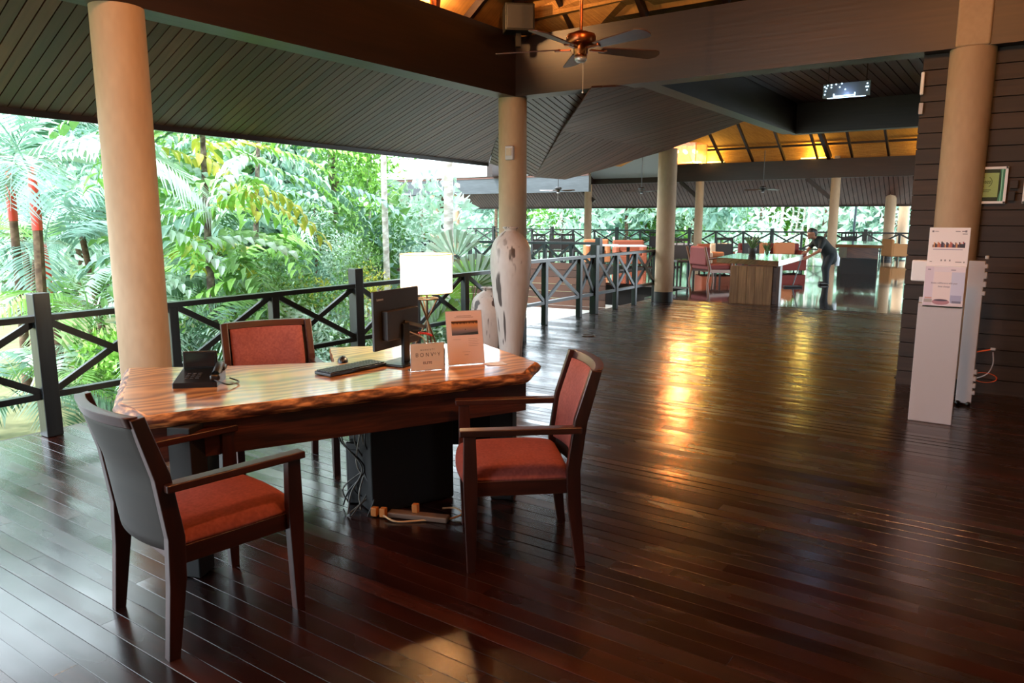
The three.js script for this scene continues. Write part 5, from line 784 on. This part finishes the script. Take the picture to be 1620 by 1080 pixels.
function tree(label, px, d, h, crown, mats, opts = {}) { // crown: [n clumps, radius, spread, lowest]
  const p = ground(px, d, GY), o = thing(opts.name ?? 'tree', label, 'tree', [p.x, GY, p.z], 0, opts.group), [n, R, sp, lo] = crown, lean = opts.lean ?? rr(gr, -0.06, 0.06), k = opts.r ?? 0.08;
  mesh('trunk', limb([V(0, -0.1, 0), V(lean * h * 0.4 + rr(gr, -0.06, 0.06), h * 0.4, rr(gr, -0.05, 0.05)), V(lean * h, h, 0)], [k, k * 0.85, k * 0.6], 10), opts.bark ?? BARK.brown, o);
  for (let i = 0; i < n; i++) { const c = mesh('foliage', CLUMP[opts.fine ? 3 : Math.floor(gr() * 3)], mats[Math.floor(gr() * mats.length)], o); c.userData.kind = 'stuff'; const y = rr(gr, lo, h + R * 0.4), q = V(rr(gr, -sp, sp), y, rr(gr, -sp, sp)); c.position.copy(q); c.rotation.set(gr() * 6, gr() * 6, gr() * 6); c.scale.setScalar(R * rr(gr, 0.7, 1.2)); if (i % 2 === 0 && !opts.noBranch) mesh('branch', limb([V(lean * y * 0.8, y * 0.8, 0), V(q.x * 0.5, y * 0.92, q.z * 0.5), q], [k * 0.4, k * 0.25, k * 0.1], 6), opts.bark ?? BARK.brown, o); }
  return o;
}
const { lime, green, deep, blue, pale, yellow, red } = LEAF;
// red-stemmed palms and feather palms by the near railing
palm('red crowned palm with bluish fronds beside the railing corner post', 46, 8.6, 2.1, 9, [blue, pale, blue, green], 0.95, { shaft: true });
palm('red crowned palm leaning at the edge of the garden opening', 14, 9.4, 2.2, 9, [blue, deep, blue], 0.9, { shaft: true });
palm('slender red crowned palm behind the railing corner post', 72, 10.4, 1.2, 8, [green, blue, lime], 0.9, { shaft: true });
palm('low feather palm arching between the corner post and the orange column', 128, 9.2, 0.9, 9, [lime, green, pale], 0.85);
palm('grey-green feather palm crowding the garden edge near the floor', 8, 7.6, 0.35, 8, [blue, deep, pale], 0.7);
palm('grey-green feather palm above the lawn behind the corner post', 92, 8.3, 0.3, 7, [green, pale], 0.6);
palm('feather palm with one grey arching frond behind the red-backed chair', 292, 8.9, 0.8, 8, [pale, blue, green], 0.75);
palm('feather palm among shrubs behind the middle of the railing', 370, 11, 1.3, 9, [green, lime, deep], 0.95);
palm('tall feather palm behind the broad-leaved tree', 330, 13, 1.8, 10, [green, deep, lime], 1.0);
palm('soft blue-green feather palm beyond the dark trunk', 470, 14, 1.4, 10, [pale, blue], 1.1);
palm('tall blue-green palm at the far garden edge', 150, 13, 2.0, 10, [pale, blue, green], 1.2);
palm('lush palm behind the orange-lit column', 205, 12, 1.8, 10, [green, blue, lime], 1.2);
palm('wide palm filling the back of the garden edge', 30, 12.5, 2.2, 11, [blue, deep, pale], 1.1);
// broad-leaved tree with hanging twigs
{
  const p = ground(330, 9.6, GY), o = thing('broadleaf_tree', 'broad-leaved tree with bright hanging leaves beside the orange column', 'tree', [p.x, GY, p.z]);
  mesh('trunk', limb([V(0, -0.1, 0), V(0.1, 1.6, 0.1), V(0, 3.6, 0)], [0.06, 0.05, 0.03], 9), BARK.dark, o);
  for (let i = 0; i < 64; i++) { const y = rr(gr, 1.5, 3.7), a = gr() * 6.28, rad = rr(gr, 0.1, 1.3), t = mesh('leafy_twig', TWIG[i % 2], [lime, green, lime, deep, pale, lime, green, blue, pale, yellow][Math.floor(gr() * 10)], o); t.position.set(Math.cos(a) * rad * 0.8, y, Math.sin(a) * rad * 0.8); t.rotation.set(0, gr() * 6.28, rr(gr, -0.3, 0.5)); t.scale.setScalar(rr(gr, 0.7, 1.1)); }
}
{
  const p = ground(415, 12.2, GY), o = thing('broadleaf_tree', 'grey-leaved tree with layered twigs before the dark trunk', 'tree', [p.x, GY, p.z]);
  mesh('trunk', limb([V(0, -0.1, 0), V(-0.1, 1.6, 0.1), V(0.05, 3.8, 0)], [0.05, 0.045, 0.03], 9), BARK.dark, o);
  for (let i = 0; i < 70; i++) { const a = gr() * 6.28, rad = rr(gr, 0.1, 1.6), t = mesh('leafy_twig', TWIG[2], [pale, blue, blue, green, lime][Math.floor(gr() * 5)], o); t.position.set(Math.cos(a) * rad * 0.8, rr(gr, 0.9, 3.9), Math.sin(a) * rad * 0.8); t.rotation.set(0, gr() * 6.28, rr(gr, -0.3, 0.5)); t.scale.setScalar(rr(gr, 0.9, 1.4)); }
}
// single trunks
tree('straight dark mottled trunk rising behind the railing', 529, 14, 7.2, [3, 0.9, 0.8, 6.6], [blue, pale, green], { bark: BARK.dark, r: 0.085, lean: 0, noBranch: true, name: 'trunk_tree' });
tree('slim pale spotted trunk beside the lamp shade', 610, 13, 7.0, [3, 0.9, 0.8, 6.4], [lime, green], { bark: BARK.pale, r: 0.06, lean: 0.012, noBranch: true, name: 'trunk_tree' });
tree('thick white trunk above the lamp shade', 708, 13.5, 7, [3, 1.2, 1.0, 6.0], [green, lime], { bark: BARK.pale, r: 0.1, lean: 0, noBranch: true, name: 'trunk_tree' });
tree('thin forked stem between dark and pale trunks', 578, 14.6, 3.6, [7, 0.75, 0.9, 1.6], [lime, green, pale], { bark: BARK.pale, r: 0.04, lean: 0.05, fine: true, name: 'trunk_tree' });
tree('leafy sapling in front of the dark trunk', 500, 12.4, 2.4, [9, 0.6, 0.9, 0.5], [pale, blue, green, pale], { r: 0.03, fine: true, name: 'sapling' });
tree('leafy sapling behind the red-backed chair and railing', 440, 10.6, 1.3, [8, 0.5, 0.8, 0.2], [green, pale, blue], { r: 0.03, fine: true, name: 'sapling' });
tree('yellow-flecked sapling between railing and pale trunk', 560, 11.2, 1.5, [8, 0.5, 0.8, 0.2], [pale, yellow, blue, green], { r: 0.03, fine: true, name: 'sapling' });
// low shrubs along the deck
[[180, 8.4, 'low lime shrub on the lawn beside the orange column', [lime, green]], [250, 9.2, 'low green shrub behind the telephone', [green, lime, deep]], [330, 8.4, 'shaded shrub below the railing behind the red-backed chair', [deep, green]], [470, 9.0, 'blue-green shrub below the railing beside the monitor', [blue, pale, green]], [520, 9.6, 'dense shrub behind the monitor', [green, pale, blue]], [600, 9.4, 'pale shrub behind the lamp legs', [pale, green, lime]], [650, 10, 'bright shrub below the lamp shade', [lime, pale, green]], [700, 10.6, 'green shrub beside the squat jar', [green, lime]], [760, 11.4, 'low shrub behind the squat jar', [green, blue]]].forEach(([px, d, lb, m]) => {
  const p = ground(px, d, GY), o = thing('shrub', lb, 'shrub', [p.x, GY, p.z]); mesh('stem', limb([V(0, -0.05, 0), V(0.02, 0.4, 0)], [0.03, 0.02], 6), BARK.brown, o);
  for (let i = 0; i < 6; i++) { const c = mesh('foliage', CLUMP[i % 4], m[i % m.length], o); c.userData.kind = 'stuff'; c.position.set(rr(gr, -0.5, 0.5), rr(gr, 0.2, 0.75), rr(gr, -0.5, 0.5)); c.rotation.set(gr() * 6, gr() * 6, gr() * 6); c.scale.setScalar(rr(gr, 0.35, 0.5)); }
});
// fan palms with pleated leaves beside the squat jar
function fanLeaf(seed, R, n) { const buf = []; for (let i = 0; i < n; i++) { const a0 = -1.5 + 3.0 * i / n, a1 = -1.5 + 3.0 * (i + 0.86) / n, am = (a0 + a1) / 2, r0 = 0.08, p = (a, r, z) => [Math.sin(a) * r, Math.cos(a) * r, z]; const q = [p(a0, r0, 0), p(am, r0, 0.015), p(a1, r0, 0), p(a0, R, -0.03), p(am, R * 1.02, 0.02), p(a1, R, -0.03)]; buf.push(...q[0], ...q[3], ...q[1], ...q[1], ...q[3], ...q[4], ...q[1], ...q[4], ...q[2], ...q[2], ...q[4], ...q[5]); } return bufGeo(buf); }
const FAN = fanLeaf(1, 0.42, 11);
function fanPalm(label, px, d, n, hLo, hHi, mats) { const p = ground(px, d, GY), o = thing('fan_palm', label, 'palm', [p.x, GY, p.z]); for (let i = 0; i < n; i++) { const a = gr() * 6.28, h = rr(gr, hLo, hHi), rad = rr(gr, 0.1, 0.5), tip = V(Math.cos(a) * rad, h, Math.sin(a) * rad); mesh('stalk', limb([V(0, 0, 0), V(tip.x * 0.4, h * 0.7, tip.z * 0.4), tip], [0.012, 0.01, 0.007], 5), BARK.green, o); const l = mesh('leaf', FAN, mats[i % mats.length], o); l.position.copy(tip); l.rotation.set(rr(gr, -0.9, 0.3), YAW + rr(gr, -0.7, 0.7), rr(gr, -0.5, 0.5)); l.scale.setScalar(rr(gr, 0.8, 1.15)); } }
fanPalm('fan palm with pleated round leaves beside the squat jar', 738, 10.6, 6, 1.2, 1.75, [lime, pale, green]);
fanPalm('fan palm with pale leaves beside the lamp legs', 668, 10, 6, 0.6, 1.2, [lime, green, pale]);
// background trees
[...Array(20).keys()].forEach((i) => { const px = -60 + i * 31 + rr(gr, -8, 8), d = (px > 400 ? 15.5 : 17 + (i % 3) * 4) + rr(gr, -1, 1); tree(['pale blue-green tree deep in the garden', 'bright green tree deep in the garden', 'shaded bushy tree deep in the garden'][i % 3], px, d, rr(gr, 2.4, 4.4), [4, 1.2, 2.0, 0.6], [[pale, blue, pale], [green, pale, blue], [blue, deep, pale]][i % 3], { group: ['pale garden trees', 'green garden trees', 'shaded garden trees'][i % 3], name: 'garden_tree' }); });
[...Array(26).keys()].forEach((i) => { const px = 560 + i * 36 + rr(gr, -9, 9), q = onZ(px, 349, -38 - (i % 3) * 4), d = q.length() * 0 + (q.x * -Math.sin(YAW) + q.z * -Math.cos(YAW)); tree(['pale tree in the row behind the dining hall', 'green tree in the row behind the dining hall', 'blue-green tree in the row behind the dining hall'][i % 3], px, d, rr(gr, 4, 7.5), [5, 2.0, 2.6, 0.4], [[pale, pale, blue], [green, lime, pale], [blue, pale, pale]][i % 3], { group: ['pale hall trees', 'green hall trees', 'blue hall trees'][i % 3], name: 'hall_tree', r: 0.12 }); });
for (let i = 0; i < 9; i++) { const p = ground(1228 + i * 9 + rr(gr, -3, 3), 36 + rr(gr, -1, 2), GY); thingMesh('bare_stem', 'thin pale bare stem behind the dining hall railing', 'tree', limb([V(0, 0, 0), V(rr(gr, -0.3, 0.3), 2.5, 0), V(rr(gr, -0.6, 0.6), 5.5, 0)], [0.07, 0.05, 0.03], 7).translate(p.x, GY, p.z), BARK.pale, 'bare stems behind the hall'); }
renderer.render(scene, camera);
